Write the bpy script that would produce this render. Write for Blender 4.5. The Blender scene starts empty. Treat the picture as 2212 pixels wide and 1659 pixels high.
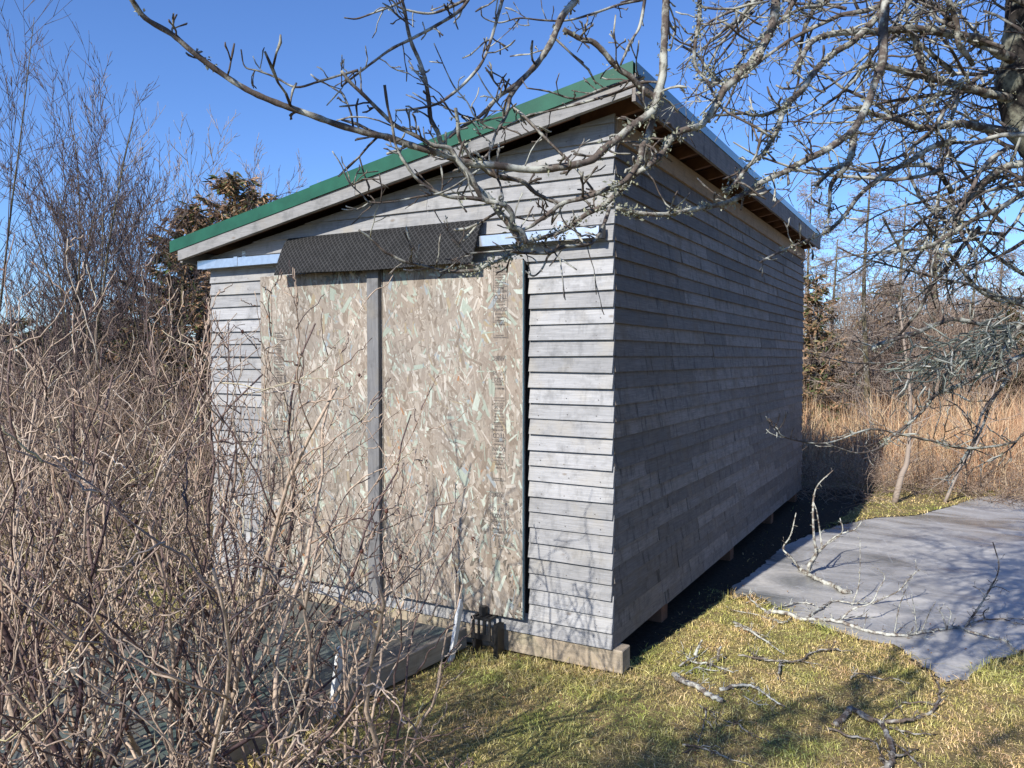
import bpy, bmesh, math, random
import numpy as np
from mathutils import Vector

# ------------------------------------------------------------------ camera, sky, sun, exposure
scene = bpy.context.scene
COL = scene.collection
PXW, PXH, PXF = 2212.0, 1659.0, 1705.45          # photo frame used for measuring, focal length in its pixels
YAW, PITCH = 0.51097, 0.0332
CAM = np.array([1.8854, -4.6486, 1.8497])
FWD = np.array([-math.sin(YAW)*math.cos(PITCH), math.cos(YAW)*math.cos(PITCH), -math.sin(PITCH)])
RGT = np.array([math.cos(YAW), math.sin(YAW), 0.0])
UPV = np.cross(RGT, FWD)

cam_d = bpy.data.cameras.new('camera')
cam_d.sensor_width = 36.0
cam_d.lens = PXF/PXW*36.0
cam_d.clip_start = 0.05
cam_d.clip_end = 2000.0
cam_o = bpy.data.objects.new('camera', cam_d)
COL.objects.link(cam_o)
cam_o.location = CAM
cam_o.rotation_euler = (math.pi/2-PITCH, 0, YAW)
scene.camera = cam_o

SUN_EL, SUN_AZ = math.radians(34.0), math.radians(6.5)
SUND = np.array([math.sin(SUN_AZ)*math.cos(SUN_EL), math.cos(SUN_AZ)*math.cos(SUN_EL), -math.sin(SUN_EL)])
sun_d = bpy.data.lights.new('sun', 'SUN')
sun_d.energy = 5.0
sun_d.angle = math.radians(0.53)
sun_d.color = (1.0, 0.955, 0.88)
sun_o = bpy.data.objects.new('sun', sun_d)
COL.objects.link(sun_o)
sun_o.location = (0, -8, 9)
sun_o.rotation_euler = Vector(SUND).to_track_quat('-Z', 'Y').to_euler()

world = bpy.data.worlds.new("World")
scene.world = world
world.use_nodes = True
wn = world.node_tree
wn.nodes.clear()
sky = wn.nodes.new('ShaderNodeTexSky')
sky.sky_type = 'NISHITA'
sky.sun_disc = False
sky.sun_elevation = SUN_EL
sky.sun_rotation = math.pi+SUN_AZ
sky.altitude = 0
sky.air_density = 1.0
sky.dust_density = 0.0
sky.ozone_density = 3.5
bg = wn.nodes.new('ShaderNodeBackground')
bg.inputs['Strength'].default_value = 0.108
deep = wn.nodes.new('ShaderNodeMix'); deep.data_type = 'RGBA'; deep.blend_type = 'MULTIPLY'   # clear, dry winter blue
deep.inputs[0].default_value = 1.0
deep.inputs[7].default_value = (0.74, 0.95, 1.34, 1)
wo = wn.nodes.new('ShaderNodeOutputWorld')
wn.links.new(sky.outputs[0], deep.inputs[6])
wn.links.new(deep.outputs[2], bg.inputs[0])
wn.links.new(bg.outputs[0], wo.inputs[0])

vs = scene.view_settings
vs.view_transform = 'Standard'
vs.look = 'None'
vs.exposure = 0.38
vs.gamma = 1.0
vs.use_curve_mapping = False
scene.cycles.max_bounces = 6
scene.cycles.diffuse_bounces = 2
scene.cycles.glossy_bounces = 2
scene.cycles.transmission_bounces = 2

# ------------------------------------------------------------------ measuring helpers
GZ = -0.17
def ray(px, py):
    return FWD + RGT*((px-PXW/2)/PXF) + UPV*((PXH/2-py)/PXF)
def at(px, py, d):
    return CAM + ray(px, py)*d
def on(px, py, ax, val):
    d = ray(px, py)
    return CAM + d*((val-CAM[ax])/d[ax])
def ground_at(px, d):
    p = CAM + (FWD + RGT*((px-PXW/2)/PXF))*d
    return np.array([p[0], p[1], GZ])

# ------------------------------------------------------------------ materials
def new_mat(name):
    m = bpy.data.materials.new(name)
    m.use_nodes = True
    nt = m.node_tree
    for n in list(nt.nodes):
        nt.nodes.remove(n)
    out = nt.nodes.new('ShaderNodeOutputMaterial')
    b = nt.nodes.new('ShaderNodeBsdfPrincipled')
    nt.links.new(b.outputs[0], out.inputs[0])
    return m, nt, b
class G:
    """small node-graph helper"""
    def __init__(s, nt): s.nt = nt
    def n(s, typ, **kw):
        o = s.nt.nodes.new(typ)
        for k, v in kw.items(): setattr(o, k, v)
        return o
    def l(s, a, b): s.nt.links.new(a, b)
    def coord(s, scale=(1, 1, 1), rot=(0, 0, 0), loc=(0, 0, 0)):
        tc = s.n('ShaderNodeTexCoord'); mp = s.n('ShaderNodeMapping')
        mp.inputs['Scale'].default_value = scale
        mp.inputs['Rotation'].default_value = rot
        mp.inputs['Location'].default_value = loc
        s.l(tc.outputs['Object'], mp.inputs[0])
        return mp.outputs[0]
    def noise(s, vec, scale, detail=4, rough=0.6, dist=0.0):
        o = s.n('ShaderNodeTexNoise')
        o.inputs['Scale'].default_value = scale
        o.inputs['Detail'].default_value = detail
        o.inputs['Roughness'].default_value = rough
        o.inputs['Distortion'].default_value = dist
        if vec is not None: s.l(vec, o.inputs['Vector'])
        return o.outputs['Fac']
    def ramp(s, fac, stops, interp='LINEAR'):
        o = s.n('ShaderNodeValToRGB'); cr = o.color_ramp
        cr.interpolation = interp
        while len(cr.elements) < len(stops): cr.elements.new(0.5)
        for e, (p, c) in zip(cr.elements, stops):
            e.position = p
            e.color = (*c, 1) if len(c) == 3 else c
        s.l(fac, o.inputs[0])
        return o.outputs[0]
    def mix(s, fac, a, b, mode='MIX'):
        o = s.n('ShaderNodeMix', data_type='RGBA', blend_type=mode)
        if isinstance(fac, (int, float)): o.inputs[0].default_value = fac
        else: s.l(fac, o.inputs[0])
        for i, v in ((6, a), (7, b)):
            if isinstance(v, tuple): o.inputs[i].default_value = (*v, 1)
            else: s.l(v, o.inputs[i])
        return o.outputs[2]
    def math(s, op, a, b=None):
        o = s.n('ShaderNodeMath', operation=op)
        for i, v in ((0, a), (1, b)):
            if v is None: continue
            if isinstance(v, (int, float)): o.inputs[i].default_value = v
            else: s.l(v, o.inputs[i])
        return o.outputs[0]
    def island(s):
        return s.n('ShaderNodeNewGeometry').outputs['Random Per Island']
    def bump(s, h, strength, dist, bsdf):
        o = s.n('ShaderNodeBump')
        o.inputs['Strength'].default_value = strength
        o.inputs['Distance'].default_value = dist
        s.l(h, o.inputs['Height'])
        s.l(o.outputs[0], bsdf.inputs['Normal'])

def wood_mat(name, stops, knots=True, stain=(0.30, 0.25, 0.17), stain_amt=0.35, scale=(2.2, 2.2, 55), rough=0.75, jit=0.6, spec=0.35, streak=0.0):
    m, nt, b = new_mat(name); g = G(nt)
    isl = g.island()
    tc = g.n('ShaderNodeTexCoord')
    off = g.n('ShaderNodeCombineXYZ')
    g.l(g.math('MULTIPLY', isl, 37.0), off.inputs[0]); g.l(g.math('MULTIPLY', isl, 51.0), off.inputs[1])
    add = g.n('ShaderNodeVectorMath', operation='ADD')
    g.l(tc.outputs['Object'], add.inputs[0]); g.l(off.outputs[0], add.inputs[1])
    mp = g.n('ShaderNodeMapping'); mp.inputs['Scale'].default_value = scale
    g.l(add.outputs[0], mp.inputs[0])
    grain = g.noise(mp.outputs[0], 2.2, 7, 0.7, 0.8)
    blot = g.noise(add.outputs[0], 3.2, 4, 0.6)
    lo, mid, hi = stops
    c = g.ramp(grain, [(0.25, lo), (0.5, mid), (0.75, hi)])
    v = g.math('ADD', g.math('MULTIPLY', isl, jit*0.5), 1.0-jit*0.25)
    cv = g.n('ShaderNodeCombineColor')
    for i in range(3): g.l(v, cv.inputs[i])
    c = g.mix(1.0, c, cv.outputs[0], 'MULTIPLY')
    c = g.mix(g.ramp(blot, [(0.52, (0, 0, 0)), (0.75, (stain_amt,)*3)]), c, stain)
    bl2 = g.noise(add.outputs[0], 9.0, 5, 0.65)
    c = g.mix(g.ramp(bl2, [(0.50, (0, 0, 0)), (0.72, (0.7,)*3)]), c, tuple(x*0.5 for x in mid))
    if streak:
        ms = g.n('ShaderNodeMapping'); ms.inputs['Scale'].default_value = (16, 16, 2.0)
        g.l(add.outputs[0], ms.inputs[0])
        c = g.mix(g.ramp(g.noise(ms.outputs[0], 1.0, 5, 0.7), [(0.55, (0, 0, 0)), (0.72, (streak,)*3)]), c, tuple(x*0.3 for x in lo))
    wm = g.noise(add.outputs[0], 1.7, 3, 0.5)
    c = g.mix(g.ramp(wm, [(0.6, (0, 0, 0)), (0.72, (0.30,)*3)]), c, (hi[0]*1.0, hi[1]*0.93, hi[2]*0.80))
    h = grain
    if knots:
        vo = g.n('ShaderNodeTexVoronoi'); vo.inputs['Scale'].default_value = 1.0
        mk = g.n('ShaderNodeMapping'); mk.inputs['Scale'].default_value = (3.4, 3.4, 7.3)
        g.l(add.outputs[0], mk.inputs[0]); g.l(mk.outputs[0], vo.inputs['Vector'])
        kn = g.ramp(vo.outputs['Distance'], [(0.035, (0.7,)*3), (0.085, (0.0,)*3)])
        c = g.mix(kn, c, (0.19, 0.15, 0.115))
        ring = g.ramp(vo.outputs['Distance'], [(0.06, (0, 0, 0)), (0.13, (0.3,)*3), (0.24, (0, 0, 0))])
        c = g.mix(ring, c, hi)
    g.l(c, b.inputs['Base Color'])
    b.inputs['Roughness'].default_value = rough
    b.inputs['Specular IOR Level'].default_value = spec
    g.bump(h, 0.35, 0.004, b)
    return m

def simple_mat(name, col, rough=0.6, metal=0.0, var=0.25, scale=12.0, spec=0.4, isl=0.0, bump=0.0):
    m, nt, b = new_mat(name); g = G(nt)
    no = g.noise(g.coord(), scale, 5, 0.65)
    c = g.ramp(no, [(0.3, tuple(x*(1-var) for x in col)), (0.7, tuple(min(1, x*(1+var)) for x in col))])
    if isl:
        v = g.math('ADD', g.math('MULTIPLY', g.island(), isl), 1-isl*0.5)
        cv = g.n('ShaderNodeCombineColor')
        for i in range(3): g.l(v, cv.inputs[i])
        c = g.mix(1.0, c, cv.outputs[0], 'MULTIPLY')
    g.l(c, b.inputs['Base Color'])
    b.inputs['Roughness'].default_value = rough
    b.inputs['Metallic'].default_value = metal
    b.inputs['Specular IOR Level'].default_value = spec
    if bump: g.bump(no, bump, 0.01, b)
    return m

def island_mat(name, stops, rough=0.8, spec=0.2, nscale=0.0, namt=0.4, nlo=(1, 1, 1), nhi=(1, 1, 1), interp='LINEAR', trans=0.0):
    """colour drawn per loose piece, times a slow spatial tint"""
    m, nt, b = new_mat(name); g = G(nt)
    c = g.ramp(g.island(), stops, interp)
    if nscale:
        no = g.noise(g.coord(), nscale, 4, 0.6)
        c = g.mix(1.0, c, g.ramp(no, [(0.35, nlo), (0.65, nhi)]), 'MULTIPLY')
    g.l(c, b.inputs['Base Color'])
    b.inputs['Roughness'].default_value = rough
    b.inputs['Specular IOR Level'].default_value = spec
    return m

M = {}
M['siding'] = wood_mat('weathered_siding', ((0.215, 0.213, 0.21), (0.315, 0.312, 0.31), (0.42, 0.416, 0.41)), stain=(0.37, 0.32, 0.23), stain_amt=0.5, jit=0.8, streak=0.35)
M['siding_shade'] = wood_mat('weathered_siding_shaded', ((0.125, 0.108, 0.094), (0.205, 0.18, 0.158), (0.295, 0.262, 0.232)), knots=True, stain=(0.16, 0.115, 0.07), stain_amt=0.7, jit=1.2, streak=1.0)  # darker siding copy for the shaded faces, their shade painted into the colour
M['board'] = wood_mat('grey_board', ((0.17, 0.166, 0.16), (0.245, 0.24, 0.232), (0.33, 0.322, 0.31)), scale=(2.5, 2.5, 40))
M['frieze'] = wood_mat('fresh_board', ((0.26, 0.18, 0.11), (0.36, 0.255, 0.16), (0.44, 0.32, 0.21)), knots=False)
M['beam'] = wood_mat('beam_wood', ((0.235, 0.19, 0.135), (0.34, 0.28, 0.205), (0.44, 0.365, 0.275)), scale=(2.2, 2.2, 26), stain=(0.30, 0.31, 0.17), stain_amt=0.5)
M['rafter'] = simple_mat('rafter_wood', (0.17, 0.085, 0.05), 0.8, var=0.3, isl=0.5)
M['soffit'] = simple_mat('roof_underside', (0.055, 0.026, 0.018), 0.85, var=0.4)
M['batten'] = wood_mat('batten_wood', ((0.105, 0.102, 0.10), (0.155, 0.152, 0.15), (0.215, 0.21, 0.205)), scale=(40, 40, 2.2), knots=False)
M['green'] = simple_mat('green_metal', (0.014, 0.088, 0.052), 0.5, var=0.22, scale=5, spec=0.3)
M['bluemetal'] = simple_mat('edge_metal', (0.05, 0.13, 0.12), 0.22, var=0.08, scale=3, spec=0.8)
M['galv'] = simple_mat('galvanised_steel', (0.62, 0.64, 0.66), 0.32, metal=0.85, var=0.12, scale=25)
M['dark'] = simple_mat('dark_void', (0.02, 0.018, 0.016), 0.9)
M['black'] = simple_mat('black_plastic', (0.018, 0.018, 0.019), 0.38, var=0.3, spec=0.5)
M['white'] = simple_mat('white_paint', (0.78, 0.78, 0.76), 0.55, var=0.08, scale=20)
M['nail'] = simple_mat('rusty_nail', (0.10, 0.075, 0.06), 0.6, var=0.4)
M['ink'] = simple_mat('black_ink', (0.11, 0.098, 0.088), 0.8, var=0.45, scale=60)
M['teal'] = simple_mat('teal_edge_paint', (0.10, 0.19, 0.23), 0.6, var=0.3, scale=10)

def mat_osb():
    m, nt, b = new_mat('strand_board'); g = G(nt)
    c = g.ramp(g.island(), [(0.0, (0.31, 0.255, 0.20)), (0.12, (0.385, 0.325, 0.265)), (0.30, (0.44, 0.38, 0.315)), (0.50, (0.49, 0.43, 0.355)), (0.64, (0.41, 0.35, 0.285)),
                            (0.76, (0.64, 0.59, 0.51)), (0.85, (0.45, 0.37, 0.25)), (0.87, (0.46, 0.51, 0.42)), (0.935, (0.63, 0.68, 0.58)), (0.98, (0.40, 0.44, 0.45)), (0.995, (0.47, 0.24, 0.12))], 'CONSTANT')
    fi = g.noise(g.coord((60, 60, 14)), 3.0, 5, 0.7)
    c = g.mix(1.0, c, g.ramp(fi, [(0.3, (0.60, 0.60, 0.60)), (0.7, (0.86, 0.86, 0.86))]), 'MULTIPLY')
    st = g.noise(g.coord((5, 5, 0.7)), 1.0, 4, 0.6)
    c = g.mix(1.0, c, g.ramp(st, [(0.42, (0.92, 0.91, 0.90)), (0.56, (1.03, 1.03, 1.03))]), 'MULTIPLY')
    w = g.noise(g.coord(), 2.2, 3, 0.5)
    c = g.mix(1.0, c, g.ramp(w, [(0.35, (0.86, 0.87, 0.88)), (0.65, (1.06, 1.03, 1.0))]), 'MULTIPLY')
    g.l(c, b.inputs['Base Color'])
    b.inputs['Roughness'].default_value = 0.7
    b.inputs['Specular IOR Level'].default_value = 0.25
    return m
M['osb'] = mat_osb()

def mat_rubber():
    m, nt, b = new_mat('diamond_rubber'); g = G(nt)
    tc = g.n('ShaderNodeTexCoord'); sp = g.n('ShaderNodeSeparateXYZ'); g.l(tc.outputs['Object'], sp.inputs[0])
    k = 2*math.pi/0.078
    u = g.math('MULTIPLY', g.math('ADD', sp.outputs[0], sp.outputs[2]), k)
    v = g.math('MULTIPLY', g.math('SUBTRACT', sp.outputs[0], sp.outputs[2]), k)
    su = g.math('ABSOLUTE', g.math('SINE', u)); sv = g.math('ABSOLUTE', g.math('SINE', v))
    mn = g.math('MINIMUM', su, sv)
    fine = g.noise(g.coord(), 18, 4, 0.6)
    c = g.ramp(mn, [(0.0, (0.060, 0.059, 0.058)), (0.12, (0.040, 0.039, 0.038)), (0.30, (0.026, 0.026, 0.026)), (0.6, (0.010, 0.010, 0.010))])
    c = g.mix(1.0, c, g.ramp(fine, [(0.3, (0.75,)*3), (0.7, (1.3,)*3)]), 'MULTIPLY')
    g.l(c, b.inputs['Base Color'])
    b.inputs['Roughness'].default_value = 0.75
    b.inputs['Specular IOR Level'].default_value = 0.2
    g.bump(g.math('SUBTRACT', 1.0, mn), 0.6, 0.006, b)
    return m
M['rubber'] = mat_rubber()

def mat_shingle():
    m, nt, b = new_mat('roof_felt'); g = G(nt)
    big = g.noise(g.coord(), 1.6, 3, 0.5); fine = g.noise(g.coord(), 120, 3, 0.8)
    c = g.ramp(big, [(0.42, (0.085, 0.11, 0.10)), (0.5, (0.13, 0.115, 0.095)), (0.6, (0.07, 0.10, 0.085))])
    c = g.mix(1.0, c, g.ramp(fine, [(0.3, (0.5,)*3), (0.7, (1.7,)*3)]), 'MULTIPLY')
    g.l(c, b.inputs['Base Color'])
    b.inputs['Roughness'].default_value = 0.7
    g.bump(fine, 0.8, 0.004, b)
    return m
M['shingle'] = mat_shingle()

def mat_ground():
    m, nt, b = new_mat('lawn_soil'); g = G(nt)
    a = g.noise(g.coord(), 1.4, 5, 0.6); f = g.noise(g.coord(), 45, 5, 0.7)
    c = g.ramp(a, [(0.35, (0.18, 0.17, 0.06)), (0.5, (0.27, 0.20, 0.10)), (0.65, (0.15, 0.145, 0.05))])
    c = g.mix(1.0, c, g.ramp(f, [(0.3, (0.5,)*3), (0.7, (1.4,)*3)]), 'MULTIPLY')
    g.l(c, b.inputs['Base Color'])
    b.inputs['Roughness'].default_value = 0.95
    b.inputs['Specular IOR Level'].default_value = 0.1
    g.bump(f, 0.8, 0.02, b)
    return m
M['ground'] = mat_ground()

def mat_ice():
    m, nt, b = new_mat('pond_ice'); g = G(nt)
    a = g.noise(g.coord((0.7, 1.5, 1), rot=(0, 0, 0.5)), 1.0, 6, 0.60, 0.9); f = g.noise(g.coord(), 26, 6, 0.7)
    c = g.ramp(a, [(0.32, (0.17, 0.178, 0.178)), (0.46, (0.36, 0.35, 0.335)), (0.58, (0.48, 0.46, 0.43)), (0.72, (0.66, 0.625, 0.575))])
    c = g.mix(1.0, c, g.ramp(f, [(0.3, (0.82,)*3), (0.7, (1.12,)*3)]), 'MULTIPLY')
    vo = g.n('ShaderNodeTexVoronoi', feature='DISTANCE_TO_EDGE'); vo.inputs['Scale'].default_value = 2.2
    g.l(g.coord(), vo.inputs['Vector'])
    c = g.mix(g.ramp(vo.outputs['Distance'], [(0.0, (0.22,)*3), (0.02, (0, 0, 0))]), c, (0.7, 0.72, 0.74))
    g.l(c, b.inputs['Base Color'])
    r = g.ramp(a, [(0.35, (0.10,)*3), (0.6, (0.55,)*3)])
    g.l(r, b.inputs['Roughness'])
    b.inputs['Specular IOR Level'].default_value = 0.35
    g.bump(f, 0.22, 0.010, b)
    return m
M['ice'] = mat_ice()

def mat_bark(name, base, lich, amt, scale=38.0, isl=0.4):
    m, nt, b = new_mat(name); g = G(nt)
    n1 = g.noise(g.coord(), scale, 6, 0.7); n2 = g.noise(g.coord(), scale*0.35, 5, 0.65)
    c = g.ramp(n1, [(0.3, tuple(x*0.45 for x in base)), (0.6, base), (0.8, tuple(min(1, x*1.6) for x in base))])
    v = g.math('ADD', g.math('MULTIPLY', g.island(), isl), 1-isl*0.5)
    cv = g.n('ShaderNodeCombineColor')
    for i in range(3): g.l(v, cv.inputs[i])
    c = g.mix(1.0, c, cv.outputs[0], 'MULTIPLY')
    c = g.mix(g.ramp(n2, [(0.62-amt*0.3, (0, 0, 0)), (0.70-amt*0.2, (1, 1, 1))]), c, lich)
    g.l(c, b.inputs['Base Color'])
    b.inputs['Roughness'].default_value = 0.85
    b.inputs['Specular IOR Level'].default_value = 0.25
    g.bump(n1, 0.6, 0.004, b)
    return m
M['apple'] = mat_bark('apple_bark', (0.115, 0.09, 0.074), (0.42, 0.42, 0.36), 0.50, 48)
M['apple_trunk'] = mat_bark('apple_trunk_bark', (0.040, 0.034, 0.030), (0.27, 0.27, 0.21), 0.42, 22)
M['twig'] = mat_bark('apple_twig_bark', (0.10, 0.08, 0.07), (0.40, 0.40, 0.35), 0.46, 24, 1.2)
M['fallen'] = mat_bark('fallen_branch_bark', (0.17, 0.135, 0.11), (0.52, 0.52, 0.46), 0.68, 60)
M['fallen_dark'] = mat_bark('fallen_branch_dark_bark', (0.13, 0.10, 0.082), (0.42, 0.40, 0.35), 0.5, 40)
M['lichen'] = island_mat('lichen', [(0.0, (0.16, 0.17, 0.12)), (0.4, (0.26, 0.27, 0.20)), (0.75, (0.36, 0.37, 0.29)), (1.0, (0.23, 0.22, 0.12))])
M['rose'] = island_mat('rose_cane', [(0.0, (0.07, 0.045, 0.05)), (0.22, (0.18, 0.125, 0.11)), (0.38, (0.40, 0.31, 0.24)), (0.76, (0.58, 0.465, 0.36)), (0.86, (0.32, 0.215, 0.15)), (0.95, (0.62, 0.57, 0.50)), (1.0, (0.46, 0.41, 0.20))], 0.65, 0.3,
                       nscale=60, nlo=(0.6, 0.58, 0.56), nhi=(1.15, 1.1, 1.05))
M['hip'] = simple_mat('dry_rose_hip', (0.09, 0.035, 0.022), 0.6, var=0.4, scale=60)
M['grass'] = island_mat('lawn_grass', [(0.0, (0.30, 0.29, 0.09)), (0.25, (0.52, 0.47, 0.18)), (0.46, (0.72, 0.60, 0.29)), (0.72, (0.90, 0.76, 0.50)), (0.86, (0.52, 0.37, 0.21)), (1.0, (0.33, 0.31, 0.10))], 0.75, 0.2,
                        nscale=2.6, nlo=(0.74, 0.92, 0.52), nhi=(1.18, 1.00, 0.95))
M['reed'] = island_mat('dry_tall_grass', [(0.0, (0.42, 0.235, 0.14)), (0.35, (0.56, 0.35, 0.215)), (0.65, (0.62, 0.45, 0.29)), (0.88, (0.72, 0.60, 0.42)), (1.0, (0.34, 0.18, 0.12))], 0.8, 0.15,
                       nscale=0.5, nlo=(0.9, 0.84, 0.8), nhi=(1.08, 1.08, 1.0))
M['birch'] = island_mat('bare_twig_purple', [(0.0, (0.065, 0.048, 0.048)), (0.5, (0.115, 0.085, 0.080)), (0.85, (0.19, 0.15, 0.13)), (1.0, (0.13, 0.07, 0.06))], 0.8, 0.2)
M['larch'] = island_mat('bare_twig_brown', [(0.0, (0.19, 0.145, 0.12)), (0.5, (0.32, 0.26, 0.215)), (1.0, (0.44, 0.37, 0.31))], 0.85, 0.15)
M['brush'] = island_mat('brush_stems', [(0.0, (0.17, 0.115, 0.085)), (0.5, (0.31, 0.225, 0.17)), (1.0, (0.44, 0.35, 0.27))], 0.85, 0.15)
M['trunk'] = mat_bark('tree_bark', (0.125, 0.105, 0.06), (0.26, 0.245, 0.215), 0.3, 14)
M['spruce'] = island_mat('spruce_needles', [(0.0, (0.05, 0.075, 0.022)), (0.25, (0.09, 0.115, 0.040)), (0.30, (0.24, 0.15, 0.085)), (0.85, (0.38, 0.235, 0.14)), (1.0, (0.18, 0.18, 0.08))], 0.8, 0.2)
M['spruce_dark'] = island_mat('dark_needles', [(0.0, (0.022, 0.032, 0.012)), (0.5, (0.045, 0.060, 0.022)), (0.7, (0.12, 0.08, 0.042)), (1.0, (0.09, 0.095, 0.04))], 0.8, 0.2)
M['woods'] = island_mat('mixed_woods', [(0.0, (0.04, 0.05, 0.025)), (0.4, (0.09, 0.085, 0.05)), (0.7, (0.17, 0.12, 0.085)), (1.0, (0.22, 0.17, 0.13))], 0.9, 0.1)
M['leaf'] = island_mat('dead_leaf', [(0.0, (0.20, 0.10, 0.04)), (0.5, (0.32, 0.18, 0.08)), (1.0, (0.42, 0.30, 0.17))], 0.8, 0.2)

# ------------------------------------------------------------------ object helpers
def tag(o, label=None, cat=None, group=None, kind=None):
    if label: o['label'] = label
    if cat: o['category'] = cat
    if group: o['group'] = group
    if kind: o['kind'] = kind
    return o
def thing(name, label, cat, loc=(0, 0, 0), group=None):
    o = bpy.data.objects.new(name, None)
    o.empty_display_size = 0.1
    COL.objects.link(o)
    o.location = loc
    return tag(o, label, cat, group)
def link(name, me, mat, parent=None):
    o = bpy.data.objects.new(name, me)
    COL.objects.link(o)
    if mat is not None: me.materials.append(mat)
    if parent is not None:
        o.parent = parent
        p = parent
        off = Vector((0, 0, 0))
        while p is not None:
            off += p.location
            p = p.parent
        o.location = -off
    return o
def mesh_np(name, V, F):
    """V (n,3); F list of (m,k) int arrays"""
    me = bpy.data.meshes.new(name)
    V = np.asarray(V, dtype=np.float32)
    me.vertices.add(len(V)); me.vertices.foreach_set('co', V.ravel())
    F = [f for f in F if len(f)]
    nl = sum(f.size for f in F); npoly = sum(len(f) for f in F)
    me.loops.add(nl); me.polygons.add(npoly)
    me.loops.foreach_set('vertex_index', np.concatenate([f.ravel() for f in F]).astype(np.int32))
    tot = np.concatenate([np.full(len(f), f.shape[1], np.int32) for f in F])
    st = np.concatenate([[0], np.cumsum(tot)[:-1]]).astype(np.int32)
    me.polygons.foreach_set('loop_start', st)
    me.update(calc_edges=True)
    me.validate()
    return me
class MB:
    """collects boxes and prisms into one mesh"""
    def __init__(s): s.v = []; s.f = []
    def hexa(s, c):
        b = len(s.v); s.v += [tuple(p) for p in c]
        s.f += [tuple(b+i for i in q) for q in ((0, 3, 2, 1), (4, 5, 6, 7), (0, 1, 5, 4), (1, 2, 6, 5), (2, 3, 7, 6), (3, 0, 4, 7))]
    def box(s, x0, x1, y0, y1, z0, z1):
        s.hexa([(x0, y0, z0), (x1, y0, z0), (x1, y1, z0), (x0, y1, z0), (x0, y0, z1), (x1, y0, z1), (x1, y1, z1), (x0, y1, z1)])
    def prism(s, A, B):
        """A and B: matching rings"""
        b = len(s.v); n = len(A)
        s.v += [tuple(p) for p in A]+[tuple(p) for p in B]
        s.f.append(tuple(range(b, b+n))); s.f.append(tuple(range(b+2*n-1, b+n-1, -1)))
        for i in range(n):
            j = (i+1) % n
            s.f.append((b+j, b+i, b+n+i, b+n+j))
    def cyl(s, p, r, h, n=20, axis=2, r2=None):
        r2 = r if r2 is None else r2
        A = []; B = []
        for i in range(n):
            a = 2*math.pi*i/n; c, d = math.cos(a), math.sin(a)
            if axis == 2: A.append((p[0]+r*c, p[1]+r*d, p[2])); B.append((p[0]+r2*c, p[1]+r2*d, p[2]+h))
            elif axis == 1: A.append((p[0]+r*c, p[1], p[2]+r*d)); B.append((p[0]+r2*c, p[1]+h, p[2]+r2*d))
        s.prism(A, B)
    def build(s, name, mat, parent=None, bevel=0.0):
        me = bpy.data.meshes.new(name)
        me.from_pydata(s.v, [], s.f)
        bm = bmesh.new(); bm.from_mesh(me)
        bmesh.ops.recalc_face_normals(bm, faces=bm.faces)
        if bevel:
            bmesh.ops.bevel(bm, geom=[e for e in bm.edges], offset=bevel, segments=1, affect='EDGES')
        bm.to_mesh(me); bm.free()
        return link(name, me, mat, parent)

def tube_mesh(name, lines, mat, parent=None, sides=None, smooth=True):
    """lines: list of (points Nx3, radii N). Round, tapered, closed at the tip."""
    groups = {}
    for P, R in lines:
        P = np.asarray(P, float); R = np.asarray(R, float)
        s = sides or (3 if R[0] < 0.0028 else 4 if R[0] < 0.006 else 6 if R[0] < 0.02 else 9)
        groups.setdefault((len(P), s), []).append((P, R))
    VV = []; FF = []; base = 0
    for (n, s), L in groups.items():
        P = np.stack([a for a, _ in L]); R = np.stack([b for _, b in L]); m = len(L)
        T = np.gradient(P, axis=1)
        T /= np.linalg.norm(T, axis=2, keepdims=True)+1e-9
        mean = P[:, -1]-P[:, 0]; mean /= np.linalg.norm(mean, axis=1, keepdims=True)+1e-9
        ref = np.where(np.abs(mean[:, 2:3]) < 0.8, np.array([[0, 0, 1.0]]), np.array([[1.0, 0, 0]]))
        ref = np.broadcast_to(ref[:, None, :], T.shape)
        A = np.cross(T, ref); A /= np.linalg.norm(A, axis=2, keepdims=True)+1e-9
        B = np.cross(T, A)
        ang = np.arange(s)*2*math.pi/s
        ring = P[:, :, None, :]+R[:, :, None, None]*(np.cos(ang)[None, None, :, None]*A[:, :, None, :]+np.sin(ang)[None, None, :, None]*B[:, :, None, :])
        VV.append(ring.reshape(-1, 3))
        idx = base+np.arange(m*n*s).reshape(m, n, s)
        a = idx[:, :-1, :]; b = idx[:, 1:, :]
        q = np.stack([a, np.roll(a, -1, axis=2), np.roll(b, -1, axis=2), b], axis=-1).reshape(-1, 4)
        FF.append(q)
        FF.append(idx[:, -1, :].reshape(m, s)); FF.append(idx[:, 0, ::-1].reshape(m, s))
        base += m*n*s
    me = mesh_np(name, np.concatenate(VV), FF)
    if smooth:
        me.polygons.foreach_set('use_smooth', np.ones(len(me.polygons), bool))
    return link(name, me, mat, parent)

def spline(pts, per=6):
    """Catmull-Rom through points (k columns)"""
    P = np.asarray(pts, float)
    if len(P) < 3: 
        t = np.linspace(0, 1, per+1)[:, None]
        return P[0]*(1-t)+P[-1]*t
    Q = np.vstack([2*P[0]-P[1], P, 2*P[-1]-P[-2]])
    out = []
    for i in range(1, len(Q)-2):
        p0, p1, p2, p3 = Q[i-1:i+3]
        for t in np.linspace(0, 1, per, endpoint=False):
            out.append(0.5*((2*p1)+(-p0+p2)*t+(2*p0-5*p1+4*p2-p3)*t*t+(-p0+3*p1-3*p2+p3)*t**3))
    out.append(Q[-2])
    return np.array(out)

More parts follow.
